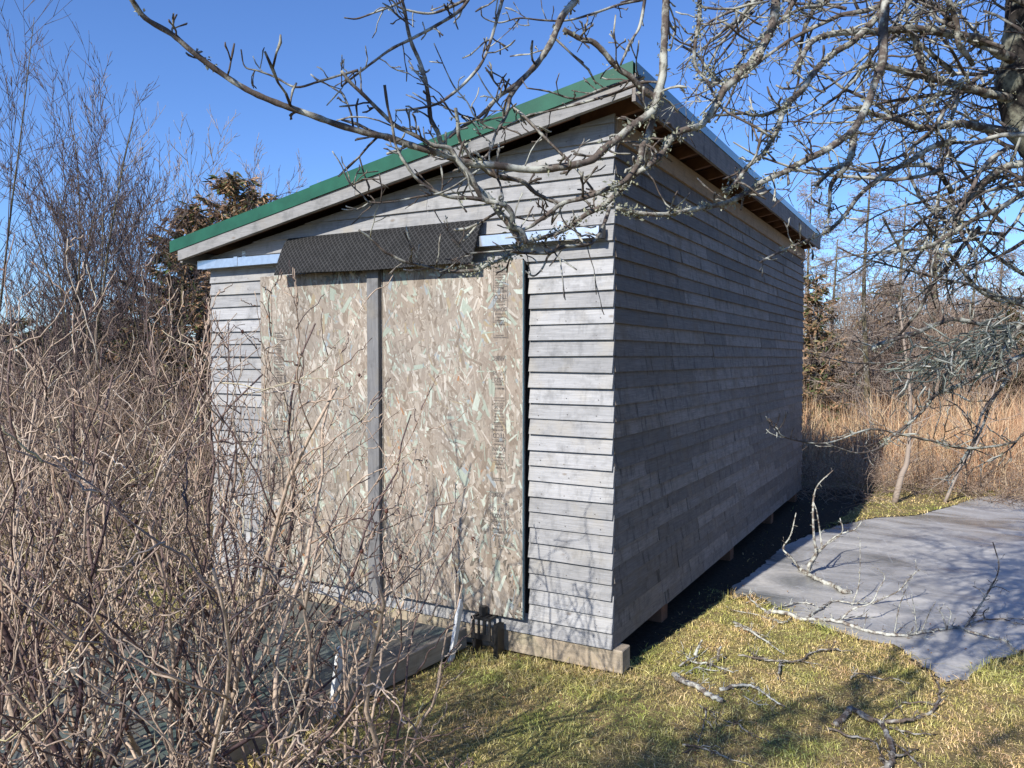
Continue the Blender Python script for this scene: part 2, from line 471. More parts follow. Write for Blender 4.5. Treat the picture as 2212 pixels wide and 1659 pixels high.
def unit(v):
    return v/(np.linalg.norm(v)+1e-9)
def rand_dir(rng):
    z = rng.uniform(-1, 1); a = rng.uniform(0, 2*math.pi); r = math.sqrt(1-z*z)
    return np.array([r*math.cos(a), r*math.sin(a), z])
def grow(out, p, d, L, r, lev, rng, wob=0.12, up=0.05, kids=(6, 4, 3), spread=(0.5, 0.9), ratio=(0.35, 0.6), seg=6, rmin=0.0016, t0=0.2, taper=0.3):
    pts = [p]; d = unit(d); st = L/seg
    q = p
    for i in range(seg):
        d = unit(d+rand_dir(rng)*wob+np.array([0, 0, up]))
        q = q+d*st
        pts.append(q)
    rad = np.maximum(np.linspace(r, r*taper, seg+1), rmin*0.6)
    out.append((np.array(pts), rad, lev))
    if lev < len(kids):
        n = kids[lev]; n = max(0, int(round(n*rng.uniform(0.75, 1.25))))
        for k in range(n):
            t = t0+(0.97-t0)*(k+rng.random())/max(1, n)
            f = t*seg; i = min(seg-1, int(f))
            pp = pts[i]+(pts[i+1]-pts[i])*(f-i)
            dd = unit(pts[i+1]-pts[i])
            side = unit(np.cross(dd, rand_dir(rng)))
            a = rng.uniform(*spread)
            nd = dd*math.cos(a)+side*math.sin(a)
            nl = L*rng.uniform(*ratio)*(1.15-0.5*t)
            nr = max(rmin, r*(1-(1-taper)*t)*rng.uniform(0.4, 0.62))
            grow(out, pp, nd, nl, nr, lev+1, rng, wob, up, kids, spread, ratio, max(3, seg-1), rmin, 0.15, taper)

# ------------------------------------------------------------------ ground
def grid_axis(lo, hi, fine_lo, fine_hi, step):
    a = list(np.arange(fine_lo, fine_hi+1e-6, step))
    s = step; x = fine_hi
    while x < hi: s *= 1.5; x += s; a.append(x)
    s = step; x = fine_lo
    while x > lo: s *= 1.5; x -= s; a.insert(0, x)
    return np.array(a)
gx = grid_axis(-700, 700, -6, 6, 0.25); gy = grid_axis(-700, 900, -6, 16, 0.25)
XX, YY = np.meshgrid(gx, gy, indexing='ij')
ZZ = np.full_like(XX, GZ)
far = np.clip((np.hypot(XX, YY)-16)/60, 0, 1)
ZZ -= far*0.9
V = np.stack([XX, YY, ZZ], -1).reshape(-1, 3)
nx, ny = XX.shape
I = np.arange(nx*ny).reshape(nx, ny)
F = np.stack([I[:-1, :-1], I[1:, :-1], I[1:, 1:], I[:-1, 1:]], -1).reshape(-1, 4)
ground = link('ground', mesh_np('ground', V, [F]), M['ground'])
tag(ground, 'lawn earth and thatch reaching past the shed to the trees', 'ground', kind='structure')

# shade painted in as a dark earth sheet along the wall and under the shed
M['shade_soil'] = simple_mat('shade_and_mud', (0.045, 0.036, 0.026), 0.9, var=0.5, scale=30, spec=0.15, bump=0.8)
shade_r = random.Random(2); pl = []
for i in range(60): pl.append((min(0.86, 0.015+0.108*(0.2+8.35*i/60))+shade_r.uniform(-.035, .02), 0.2+8.35*i/60))  # rim follows the edge of the shed's cast shadow
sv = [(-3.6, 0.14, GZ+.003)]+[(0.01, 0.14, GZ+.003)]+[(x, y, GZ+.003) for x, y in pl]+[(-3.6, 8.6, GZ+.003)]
me = bpy.data.meshes.new('shade_sheet'); me.from_pydata(sv, [], [tuple(range(len(sv)))])
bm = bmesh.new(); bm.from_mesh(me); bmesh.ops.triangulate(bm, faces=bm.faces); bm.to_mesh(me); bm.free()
tag(link('shade_soil', me, M['shade_soil']), 'dark ground sheet painted in as shade along the side of the shed', 'shade_soil', kind='structure')
# frozen puddle: ragged outline read off on the ground
def crop9(x, y): return on(1474.6+x/3, 1106+y/3, 2, GZ+0.006)[:2]
ice_px = [(330, 560), (450, 530), (520, 560), (600, 612), (670, 640), (740, 690), (800, 710), (880, 735), (1000, 770), (1120, 815), (1280, 850), (1360, 860), (1420, 890), (1470, 940), (1500, 965), (1560, 1000), (1600, 1015),
          (1640, 1060), (1700, 1100), (1770, 1085), (1850, 1090), (1900, 1040), (1950, 1020), (2000, 960), (2070, 950), (2140, 930), (2212, 890), (2500, 870), (2900, 700), (3100, 300), (2900, 0), (2600, -90), (2212, -100), (1980, -105), (1880, -85), (1760, -40), (1620, -5),
          (1540, 20), (1420, 30), (1250, 38), (1150, 60), (1000, 90), (820, 150), (640, 230), (480, 380), (330, 480)]
ICE = [crop9(*p) for p in ice_px]
def inside(poly, x, y):
    x = np.asarray(x); y = np.asarray(y); r = np.zeros(x.shape, bool); n = len(poly)
    for i in range(n):
        x1, y1 = poly[i]; x2, y2 = poly[(i+1) % n]
        if y1 == y2: continue
        c = ((y1 > y) != (y2 > y)) & (x < (x2-x1)*(y-y1)/(y2-y1)+x1)
        r ^= c
    return r
rr = random.Random(3)
ring = []
for i in range(len(ICE)):
    a, b = ICE[i], ICE[(i+1) % len(ICE)]
    L = np.linalg.norm(b-a); n = max(2, int(L/0.05))
    nrm = np.array([-(b-a)[1], (b-a)[0]])/max(L, 1e-6)
    for k in range(n):
        ring.append(a+(b-a)*k/n+nrm*rr.uniform(-0.016, 0.016))
ICE = ring
cen = np.mean(np.array(ring), axis=0)
mud = [p+(p-cen)/np.linalg.norm(p-cen)*(0.045+rr.uniform(-.03, .04)) for p in ring]
bm = bmesh.new(); f = bm.faces.new([bm.verts.new((p[0], p[1], GZ+0.0045)) for p in mud]); bmesh.ops.triangulate(bm, faces=[f])
me = bpy.data.meshes.new('mud'); bm.to_mesh(me); bm.free()
tag(link('mud', me, M['shade_soil']), 'dark wet rim of mud round the frozen puddle', 'mud', kind='structure')
bm = bmesh.new()
top = [bm.verts.new((p[0], p[1], GZ+0.008)) for p in ring]
f = bm.faces.new(top)
bmesh.ops.triangulate(bm, faces=[f])
me = bpy.data.meshes.new('ice'); bm.to_mesh(me); bm.free()
ice = link('ice', me, M['ice'])
tag(ice, 'grey white sheet of ice frozen over a puddle beside the shed', 'ice', kind='structure')

# ------------------------------------------------------------------ shed
LX, LY = -3.64, 7.05            # left wall, back wall
C = 0.1034                      # weather exposed by each clapboard
def roof_under(x): return 3.365+0.182*x
shed = thing('shed', 'weathered grey clapboard shed with sloping green metal roof and two strand board doors', 'shed', (LX/2, LY/2, GZ))
R = random.Random(11)

def clip_poly(P, a, b, c):
    """keep a*u+b*v<=c"""
    out = []
    for i in range(len(P)):
        p, q = P[i], P[(i+1) % len(P)]
        fp, fq = a*p[0]+b*p[1]-c, a*q[0]+b*q[1]-c
        if fp <= 0: out.append(p)
        if fp*fq < 0:
            t = fp/(fp-fq); out.append((p[0]+(q[0]-p[0])*t, p[1]+(q[1]-p[1])*t))
    return out
def lap_board(mb, u0, u1, z, axis, clip=False, thick=0.031, h=0.128):
    """one bevel siding board; u runs along the wall"""
    P = [(u0, z), (u1, z), (u1, z+h), (u0, z+h)]
    if clip:
        P = clip_poly(P, -0.182, 1.0, 3.362)
        if len(P) < 3: return
    tw = R.uniform(-0.0015, 0.0015); db = thick+R.uniform(-0.003, 0.006)
    sag = R.uniform(-0.005, 0.005); ns = max(2, int((u1-u0)/0.4))
    def depth(v): return db*(1-(v-z)/h*0.80)
    # subdivide long boards a little so edges are not ruler straight
    A = []; B = []
    for (u, v) in P:
        w = 0.0
        d = depth(v)+tw*((u-u0)/max(0.1, u1-u0)-0.5)
        vv = v+(sag*((u-u0)/max(0.1, u1-u0)-0.5) if v < z+0.01 else 0)
        if axis == 'x': A.append((u, -d, vv)); B.append((u, 0.0, vv))
        else: A.append((d, u, vv)); B.append((0.0, u, vv))
    mb.prism(A, B)

DZ0, DZ1 = 0.105, 2.50
front = MB()
k = 0
while k*C < 3.36:
    z = k*C
    spans = []
    if z < 0.05: spans = [(LX-0.012, -1.62), (-1.616, 0.018)]
    elif z+0.02 < DZ1:
        spans = [(LX-0.012+R.uniform(-.004, .004), -3.03), (-0.577+R.uniform(-0.004, 0.004), 0.018+R.uniform(-0.004, 0.006))]
    else:
        j = R.choice([-1.4, -2.2, -0.9, -2.9]); spans = [(LX-0.012, j-0.002), (j+0.002, 0.018+R.uniform(-0.004, 0.006))]
    for a, b in spans:
        lap_board(front, a, b, z, 'x', clip=(z > 2.5))
    k += 1
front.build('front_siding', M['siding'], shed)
nl = MB()
for kk in range(1, 33):
    for x in (-3.58, -3.18, -0.50, -0.30, -0.08):
        if roof_under(x) > kk*C+.1: nl.cyl((x+R.uniform(-.02, .02), -0.0275, kk*C+0.028+R.uniform(-.010, .010)), 0.0028, -0.003, 6, 1)
    if kk*C > 2.8:
        for x in np.arange(-2.6, -0.6, 0.406):
            if roof_under(x) > kk*C+.08: nl.cyl((x+R.uniform(-.01, .01), -0.0275, kk*C+0.028), 0.0028, -0.003, 6, 1)
tag(nl.build('siding_nails', M['nail'], shed), kind='stuff')
sheath = MB()
sheath.prism([(LX+.03, 0.004, 0.0), (-0.03, 0.004, 0.0), (-0.03, 0.004, 3.33), (LX+.03, 0.004, 2.68)], [(LX+.03, 0.03, 0.0), (-0.03, 0.03, 0.0), (-0.03, 0.03, 3.33), (LX+.03, 0.03, 2.68)])
sheath.box(LX+.03, -.03, 0.04, LY-.05, -0.045, -0.005)
sheath.build('wall_sheathing', M['dark'], shed)

side = MB()
k = 0
while k*C < 3.20:
    z = k*C
    cuts = [0.004]
    u = R.uniform(0.5, 2.2)
    while u < LY-0.5:
        cuts.append(u); u += R.uniform(0.6, 2.4)
    cuts.append(LY+0.015)
    for a, b in zip(cuts[:-1], cuts[1:]):
        lap_board(side, a+0.002, b-0.002, z+R.uniform(-0.002, 0.002), 'y', thick=0.024, h=min(0.128, 3.30-z))
    k += 1
side.build('side_siding', M['siding_shade'], shed)
fr = MB()
for a, b in ((0.004, 2.42), (2.424, 4.86), (4.864, LY+.012)):
    fr.box(0.0005, 0.031, a, b, 3.212, 3.352)
fr.build('frieze_board', M['frieze'], shed)
ow = MB()
ow.prism([(LX-.01, LY, 0), (0, LY, 0), (0, LY, 3.34), (LX-.01, LY, 2.68)], [(LX-.01, LY+.012, 0), (0, LY+.012, 0), (0, LY+.012, 3.34), (LX-.01, LY+.012, 2.68)])
ow.box(LX-.012, LX, 0.004, LY-.002, 0, 2.66)
ow.build('back_walls', M['siding_shade'], shed)

# roof: deck, metal sheet, trims
RY0, RY1, RX0, RX1 = -0.185, 7.10, -3.905, 0.205
def rz(x, dz): return 3.365+0.182*x+dz
def slope_slab(mb, x0, x1, y0, y1, lo, hi):
    mb.hexa([(x0, y0, rz(x0, lo)), (x1, y0, rz(x1, lo)), (x1, y1, rz(x1, lo)), (x0, y1, rz(x0, lo)), (x0, y0, rz(x0, hi)), (x1, y0, rz(x1, hi)), (x1, y1, rz(x1, hi)), (x0, y1, rz(x0, hi))])
deck = MB(); slope_slab(deck, RX0+.03, RX1-.03, RY0+.04, RY1-.02, 0.092, 0.108)
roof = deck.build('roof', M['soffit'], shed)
sheet = MB(); slope_slab(sheet, RX0-.005, RX1+.008, RY0-.004, RY1+.01, 0.168, 0.172)
y = RY0+.2
while y < RY1:
    slope_slab(sheet, RX0-.003, RX1+.006, y, y+.03, 0.1725, 0.19); y += 0.225
sheet.build('metal_sheet', M['green'], roof)
tr = MB()
slope_slab(tr, RX0-.006, -2.30, RY0-.034, RY0-.028, 0.082, 0.178)
slope_slab(tr, -2.32, RX1+.012, RY0-.042, RY0-.036, 0.084, 0.182)
slope_slab(tr, RX0-.006, RX1+.010, RY0-.0275, RY0+.09, 0.176, 0.180)
tr.build('rake_trim', M['green'], roof)
et = MB()
yy = RY0-.03
while yy < RY1:
    y2 = min(yy+3.05, RY1+.01)
    et.box(RX1+.022, RX1+.026, yy, y2-.004, rz(RX1, 0.118), rz(RX1, 0.182))
    yy = y2
    if y2 >= RY1: break
et.build('eave_trim', M['bluemetal'], roof)
rk = MB()
slope_slab(rk, RX0+.085, -1.9, RY0-.026, RY0+.012, -0.005, 0.086)
slope_slab(rk, -1.897, RX1, RY0-.026, RY0+.012, -0.003, 0.086)
rk.build('rake_board', M['board'], roof)
rk2 = MB()
slope_slab(rk2, RX0+.25, RX1-.40, RY0+.0125, RY0+.05, 0.006, 0.085)
rk2.build('verge_rafter', M['rafter'], roof)
rk2 = MB()
slope_slab(rk2, RX0+.12, RX1-.02, RY1-.06, RY1-.02, 0.0, 0.09)
rk2.build('verge_rafter', M['rafter'], roof)
fa = MB()
for a, b in ((RY0-.02, 2.9), (2.903, 5.2), (5.203, RY1)):
    fa.box(RX1-.002, RX1+.021, a, b, rz(RX1, -0.045), rz(RX1, 0.117))
fa.build('fascia_board', M['siding_shade'], roof)
y = 0.06
while y < LY+0.02:
    rf = MB(); slope_slab(rf, -0.25, RX1-.003, y, y+.038, 0.0, 0.0915)
    rf.build('rafter', M['rafter'], roof); y += 0.407
le = MB(); le.box(RX0+.06, RX0+.084, RY0+.02, RY1-.03, rz(RX0, 0.0), rz(RX0, 0.1)); le.build('low_fascia_board', M['board'], roof)

# beam, posts
be = MB(); be.box(LX-.06, 0.085, -0.012, 0.125, -0.152, -0.004)
be.build('sill_beam', M['beam'], shed, bevel=0.006)
jo = MB()
for x in (-0.35, -1.8, -3.5): jo.box(x-.05, x+.05, 0.13, LY-.02, -0.125, -0.046)
jo.build('floor_beam', M['rafter'], shed)
for y in (1.1, 3.2, 5.2, 6.85):
    p = MB(); p.box(-0.16, -0.03, y, y+.14, GZ-.05, -0.05); p.build('post', M['rafter'], shed, bevel=0.004)

# sliding doors
def osb_panel(name, x0, x1, z0, z1, y, parent, seed):
    rng = np.random.default_rng(seed)
    mb = MB(); mb.box(x0, x1, y, y+.011, z0, z1)
    base_v = np.array(mb.v); base_f = np.array(mb.f)
    n = int((x1-x0)*(z1-z0)*1800)
    cx = rng.uniform(x0, x1, n); cz = rng.uniform(z0, z1, n)
    a = np.radians(np.where(rng.random(n) < 0.75, rng.normal(14, 24, n), rng.uniform(-90, 90, n)))
    L = rng.uniform(0.03, 0.15, n)/2; W = np.minimum(rng.gamma(1.7, 0.0088, n)+0.003, L*0.8)/2
    yy = y-0.0004-0.0022*rng.permutation(n)/n
    dx, dz = -np.sin(a), np.cos(a)
    ex, ez = np.cos(a), np.sin(a)
    sk = rng.uniform(-0.35, 0.35, (n, 2))*W[:, None]*2
    quad = []
    for su, sv, s in ((-1, -1, 0), (1, -1, 0), (1, 1, 1), (-1, 1, 1)):
        ll = L*sv+(sk[:, s] if su > 0 else -sk[:, s])
        px = np.clip(cx+dx*ll+ex*W*su*(0.8 if s else 1), x0, x1); pz = np.clip(cz+dz*ll+ez*W*su*(0.8 if s else 1), z0, z1)
        quad.append(np.stack([px, yy, pz], -1))
    V = np.stack(quad, 1).reshape(-1, 3)
    Fq = 8+np.arange(n*4).reshape(n, 4)
    return link(name, mesh_np(name, np.vstack([base_v, V]), [base_f, Fq]), M['osb'], parent)

def text_pieces(body, size, bold=0.0):
    cu = bpy.data.curves.new('t', 'FONT'); cu.body = body; cu.size = size; cu.align_x = 'CENTER'; cu.offset = bold
    o = bpy.data.objects.new('t', cu); COL.objects.link(o)
    dg = bpy.context.evaluated_depsgraph_get()
    me = bpy.data.meshes.new_from_object(o.evaluated_get(dg))
    V = np.array([v.co[:2] for v in me.vertices]); Fc = [tuple(p.vertices) for p in me.polygons]
    bpy.data.objects.remove(o); bpy.data.curves.remove(cu); bpy.data.meshes.remove(me)
    return V, Fc
def stamp(parent, xc, ztop, w, rows, y, seed):
    """printing is upside down: u to the left, v downwards from ztop"""
    rg = random.Random(seed)
    vs_, fs_ = [], []
    def rect(x0, x1, z0, z1):
        b = len(vs_); vs_.extend([(x0, y, z0), (x1, y, z0), (x1, y, z1), (x0, y, z1)]); fs_.append((b, b+1, b+2, b+3))
    z = ztop
    lw = 0.0022
    for kind, h, body in rows:
        x0, x1 = xc-w/2, xc+w/2
        if kind == 'line':
            rect(x0, x1, z-lw, z); z -= h; continue
        if kind in ('box', 'text', 'tiny'):
            rect(x0, x0+lw, z-h, z); rect(x1-lw, x1, z-h, z)
        if kind == 'text':
            size, bold, s = body
            V2, Fc = text_pieces(s, size, bold)
            wd = V2[:, 0].max()-V2[:, 0].min(); sc = min(1.0, w*0.86/wd)
            b = len(vs_); mid = (V2[:, 1].max()+V2[:, 1].min())/2; mx = (V2[:, 0].max()+V2[:, 0].min())/2
            for q in V2: vs_.append((xc-(q[0]-mx)*sc, y, z-h/2-(q[1]-mid)))
            for q in Fc: fs_.append(tuple(b+i for i in q))
        if kind == 'tiny':
            n = body; rh = h/n
            for i in range(n):
                zz = z-(i+0.5)*rh; x = x0+.010+rg.uniform(0, .02); e = x1-.010-rg.uniform(0, .02)
                while x < e:
                    l = rg.uniform(0.003, 0.008)
                    for k in range(2):
                        rect(x+l*k*0.5, x+l*k*0.5+l*0.26, zz-rh*rg.uniform(.2, .3), zz+rh*rg.uniform(.2, .3))
                    rect(x, x+l*0.8, zz-rh*0.06, zz+rh*0.06)
                    x += l+rg.uniform(0.0015, 0.004)
        z -= h
    me = bpy.data.meshes.new('printed_stamp'); me.from_pydata(vs_, [], fs_)
    return link('printed_stamp', me, M['ink'], parent)

DY = -0.075
door_r = osb_panel('door', -1.757, -0.598, DZ0, DZ1, DY, shed, 5)
door_r['label'] = 'strand board door with two columns of printing on its right side'
door_l = osb_panel('door', -3.003, -1.764, DZ0, DZ1, DY, shed, 8)
fram = MB(); fram.box(-1.75, -0.606, DY+.012, DY+.05, DZ0+.01, DZ0+.09); fram.box(-1.75, -0.606, DY+.012, DY+.05, DZ1-.09, DZ1-.01); fram.box(-0.69, -0.606, DY+.012, DY+.05, DZ0+.09, DZ1-.09)
fram.build('door_frame', M['board'], door_r)
ed = MB(); ed.box(-0.5975, -0.5935, DY-.001, DY+.012, DZ0, DZ1); ed.build('edge_strip', M['teal'], door_r)
fram = MB(); fram.box(-2.995, -1.80, DY+.012, DY+.05, DZ0+.01, DZ0+.09); fram.box(-2.995, -2.91, DY+.012, DY+.05, DZ0+.09, DZ1-.01)
fram.build('door_frame', M['board'], door_l)
ba = MB(); ba.box(-1.877, -1.771, DY-.040, DY-.003, DZ0-.004, DZ1-.01); ba.build('door_batten', M['batten'], door_l, bevel=0.003)
YI = DY-0.0032
blockA = [('line', 0, 0), ('tiny', .03, 2), ('line', 0, 0), ('tiny', .105, 6), ('line', 0, 0), ('text', .024, (.026, .0004, 'MILL')), ('line', 0, 0), ('tiny', .022, 1), ('text', .045, (.042, .001, 'TECO')), ('line', 0, 0), ('tiny', .04, 2),
          ('text', .04, (.036, .0008, 'DOWN')), ('tiny', .065, 3), ('line', 0, 0), ('tiny', .03, 1), ('box', .05, 0), ('tiny', .02, 1), ('line', 0.004, 0), ('line', 0, 0)]
stamp(door_r, -0.766, 2.459, 0.113, blockA, YI, 1)
blockB = [('line', 0, 0), ('text', .036, (.036, .001, 'ARBEC')), ('box', .055, 0), ('text', .05, (.038, .0004, '07  05')), ('text', .036, (.038, .0004, '2022')), ('line', 0, 0), ('tiny', .055, 2), ('box', .04, 0), ('tiny', .055, 3), ('line', 0, 0),
          ('text', .032, (.03, .0004, '20 06')), ('tiny', .10, 5), ('line', 0, 0), ('tiny', .03, 1), ('line', 0, 0), ('tiny', .022, 1), ('text', .05, (.044, .001, 'TECO')), ('line', 0, 0), ('tiny', .045, 2), ('text', .04, (.038, .0008, 'DOWN')), ('text', .024, (.02, .0003, 'THIS SIDE')), ('tiny', .045, 2),
          ('line', 0, 0), ('tiny', .05, 2), ('box', .05, 0), ('tiny', .02, 1), ('line', .004, 0), ('line', 0, 0)]
stamp(door_r, -0.779, 1.862, 0.109, blockB, YI, 2)
blockC = [('line', 0, 0), ('text', .038, (.038, .001, 'ARBEC')), ('box', .055, 0), ('text', .045, (.036, .0004, '07  05')), ('text', .05, (.042, .0008, '2022')), ('line', 0, 0), ('tiny', .075, 3), ('line', 0, 0), ('tiny', .045, 2), ('box', .06, 0)]
stamp(door_r, -0.792, 0.945, 0.108, blockC, YI, 3)
stamp(door_l, -2.80, 2.05, 0.11, blockA, YI, 4)
stamp(door_l, -2.80, 1.50, 0.11, blockB[:20], YI, 5)

# track, brackets, rubber flap
tk = MB()
x0, x1 = -3.70, -0.045
tk.box(x0, x1, -0.112, -0.109, 2.595, 2.665); tk.box(x0, x1, -0.1085, -0.048, 2.662, 2.665); tk.box(x0, x1, -0.051, -0.048, 2.595, 2.6615); tk.box(x0, x1, -0.1085, -0.092, 2.595, 2.598); tk.box(x0, x1, -0.066, -0.0515, 2.595, 2.598)
track = tk.build('door_track', M['galv'], shed)
for x in (-3.24, -1.35, -0.35):
    b = MB(); b.box(x-.02, x+.02, -0.116, -0.1125, 2.60, 2.672); b.box(x-.02, x+.02, -0.1124, -0.024, 2.6685, 2.672); b.box(x-.02, x+.02, -0.0275, -0.024, 2.6725, 2.73); b.cyl((x, -0.028, 2.705), 0.007, -0.004, 8, 1)
    b.build('track_bracket', M['galv'], track)
kl = MB(); kl.box(-0.0445, -0.025, -0.1135, -0.046, 2.59, 2.67); kl.build('track_cap', M['black'], track)
nx_, nz_ = 40, 10
vs_, fs_ = [], []
for i in range(nx_+1):
    for j in range(nz_+1):
        u, v = i/nx_, j/nz_
        x = -2.718+u*1.806; z = 2.785-v*0.298+0.004*math.sin(u*9)*v-0.012*u*v
        yv = -0.034-0.155*v**0.62-0.006*math.sin(u*7+1)*v
        vs_.append((x, yv, z))
for i in range(nx_):
    for j in range(nz_):
        a = i*(nz_+1)+j; fs_.append((a, a+1, a+nz_+2, a+nz_+1))
me = bpy.data.meshes.new('rubber_flap'); me.from_pydata(vs_, [], fs_)
fl = link('rubber_flap', me, M['rubber'], shed)
so = fl.modifiers.new('s', 'SOLIDIFY'); so.thickness = 0.009; so.offset = 1
for x in np.linspace(-2.66, -0.97, 7):
    scr = MB(); scr.cyl((x, -0.040, 2.772), 0.006, -0.006, 8, 1); scr.build('flap_screw', M['galv'], fl)

# ------------------------------------------------------------------ ramp at the doors
ramp = thing('ramp', 'low wooden ramp with felt covered deck and raised kerbs leading to the shed doors', 'ramp', (-2.0, -1.3, GZ))
ANG = math.radians(-7.0); CA, SA = math.cos(ANG), math.sin(ANG)
def rp(u, v, z):
    """u across from the ramp's right edge (negative left), v out from the wall"""
    return (-1.0+u*CA-v*math.sin(-ANG)*1.0, -0.13-v*CA+u*0.0+abs(u)*0.0, z-0.03*v)
def rbox(mb, u0, u1, v0, v1, z0, z1):
    mb.hexa([rp(u0, v1, z0), rp(u1, v1, z0), rp(u1, v0, z0), rp(u0, v0, z0), rp(u0, v1, z1), rp(u1, v1, z1), rp(u1, v0, z1), rp(u0, v0, z1)])
d = MB(); rbox(d, -1.80, -0.045, 0.0, 2.6, -0.075, -0.032); d.build('ramp_deck', M['shingle'], ramp)
for u in (-0.043, -1.845):
    kb = MB(); rbox(kb, u, u+.042, 0.0, 1.28, -0.135, 0.004); rbox(kb, u, u+.042, 1.286, 2.62, -0.135, 0.004); kb.build('ramp_kerb', M['beam'], ramp, bevel=0.004)
for v, h, tilt, lean in ((0.20, 0.30, 0.06, 0.03), (1.22, 0.29, 0.05, 0.02)):
    s = MB(); b = np.array(rp(0.004, v, 0)); w = 0.048
    z0, z1 = GZ-.03, GZ+0.12+h
    tx, ty = tilt, lean
    A = [(b[0], b[1]-w/2, z0), (b[0]+.022, b[1]-w/2, z0), (b[0]+.022, b[1]+w/2, z0), (b[0], b[1]+w/2, z0)]
    B = [(p[0]+tx, p[1]+ty, z1-.05) for p in A]
    s.hexa(A+B)
    Cn = [(B[0][0]+.004, B[0][1]+w*.35, z1), (B[1][0]-.001, B[1][1]+w*.35, z1), (B[2][0]-.001, B[2][1]-w*.35, z1), (B[3][0]+.004, B[3][1]-w*.35, z1)]
    s.hexa([(p[0], p[1], p[2]+.0005) for p in B]+Cn)
    s.build('white_stake', M['white'], ramp)

# ------------------------------------------------------------------ black slotted fitting by the corner of the ramp
fit = thing('door_guide', 'small black slotted plastic fitting with a round knob between the ramp and the sill beam', 'door guide', (-0.87, -0.10, GZ))
g_ = MB()
for i in range(4): g_.box(-0.945+i*0.042, -0.945+i*0.042+.020, -0.165, -0.06, 0.088, 0.102)
g_.box(-0.9455, -0.798, -0.172, -0.1655, 0.086, 0.104); g_.box(-0.9455, -0.798, -0.0595, -0.05, 0.086, 0.104)
g_.build('slotted_plate', M['black'], fit)
g_ = MB(); g_.cyl((-0.885, -0.105, 0.1045), 0.030, 0.05, 20, 2, 0.032); g_.cyl((-0.885, -0.105, 0.155), 0.026, 0.006, 20, 2); g_.build('knob', M['black'], fit)
g_ = MB()
for i in range(4): g_.box(-0.935+i*0.042, -0.935+i*0.042+.017, -0.170, -0.160, -0.01, 0.0855)
g_.box(-0.944, -0.79, -0.171, -0.158, -0.045, -0.0105); g_.box(-0.79, -0.755, -0.135, -0.05, GZ-.02, 0.055); g_.box(-0.944, -0.92, -0.15, -0.06, GZ-.02, -0.046)
g_.build('bracket_leg', M['black'], fit)

# ------------------------------------------------------------------ apple tree: trunk out to the right, long limbs reaching over the lawn
rng = random.Random(21)
apple = thing('apple_tree', 'old lichen covered bare apple tree reaching its long limbs in front of the shed roof', 'tree', (4.3, -2.6, GZ))
O1, O2, O3, O4, O5, O6, O9 = (0, 0), (737.3, 0), (1474.6, 0), (0, 553), (737.3, 553), (1474.6, 553), (1474.6, 1106)
def trace(o, pts, d0, d1, w0, w1, per=5):
    """pts: thick end first, in enlarged-photo pixels; d: metres from the camera; w: width in those pixels"""
    n = len(pts); q = []
    for i, (x, y) in enumerate(pts):
        t = i/(n-1); q.append(at(o[0]+x/3, o[1]+y/3, d0+(d1-d0)*t))
    q = np.array(q)
    q[1:-1] += np.array([[rng.uniform(-.004, .004) for _ in range(3)] for _ in range(n-2)])
    S = spline(q, per); m = len(S)
    w = np.linspace(w0, w1, m); d = np.linspace(d0, d1, m)
    r = w/3*d/PXF/2
    r = r*(1+0.10*np.array([rng.uniform(-1, 1) for _ in range(m)]))
    return S, r
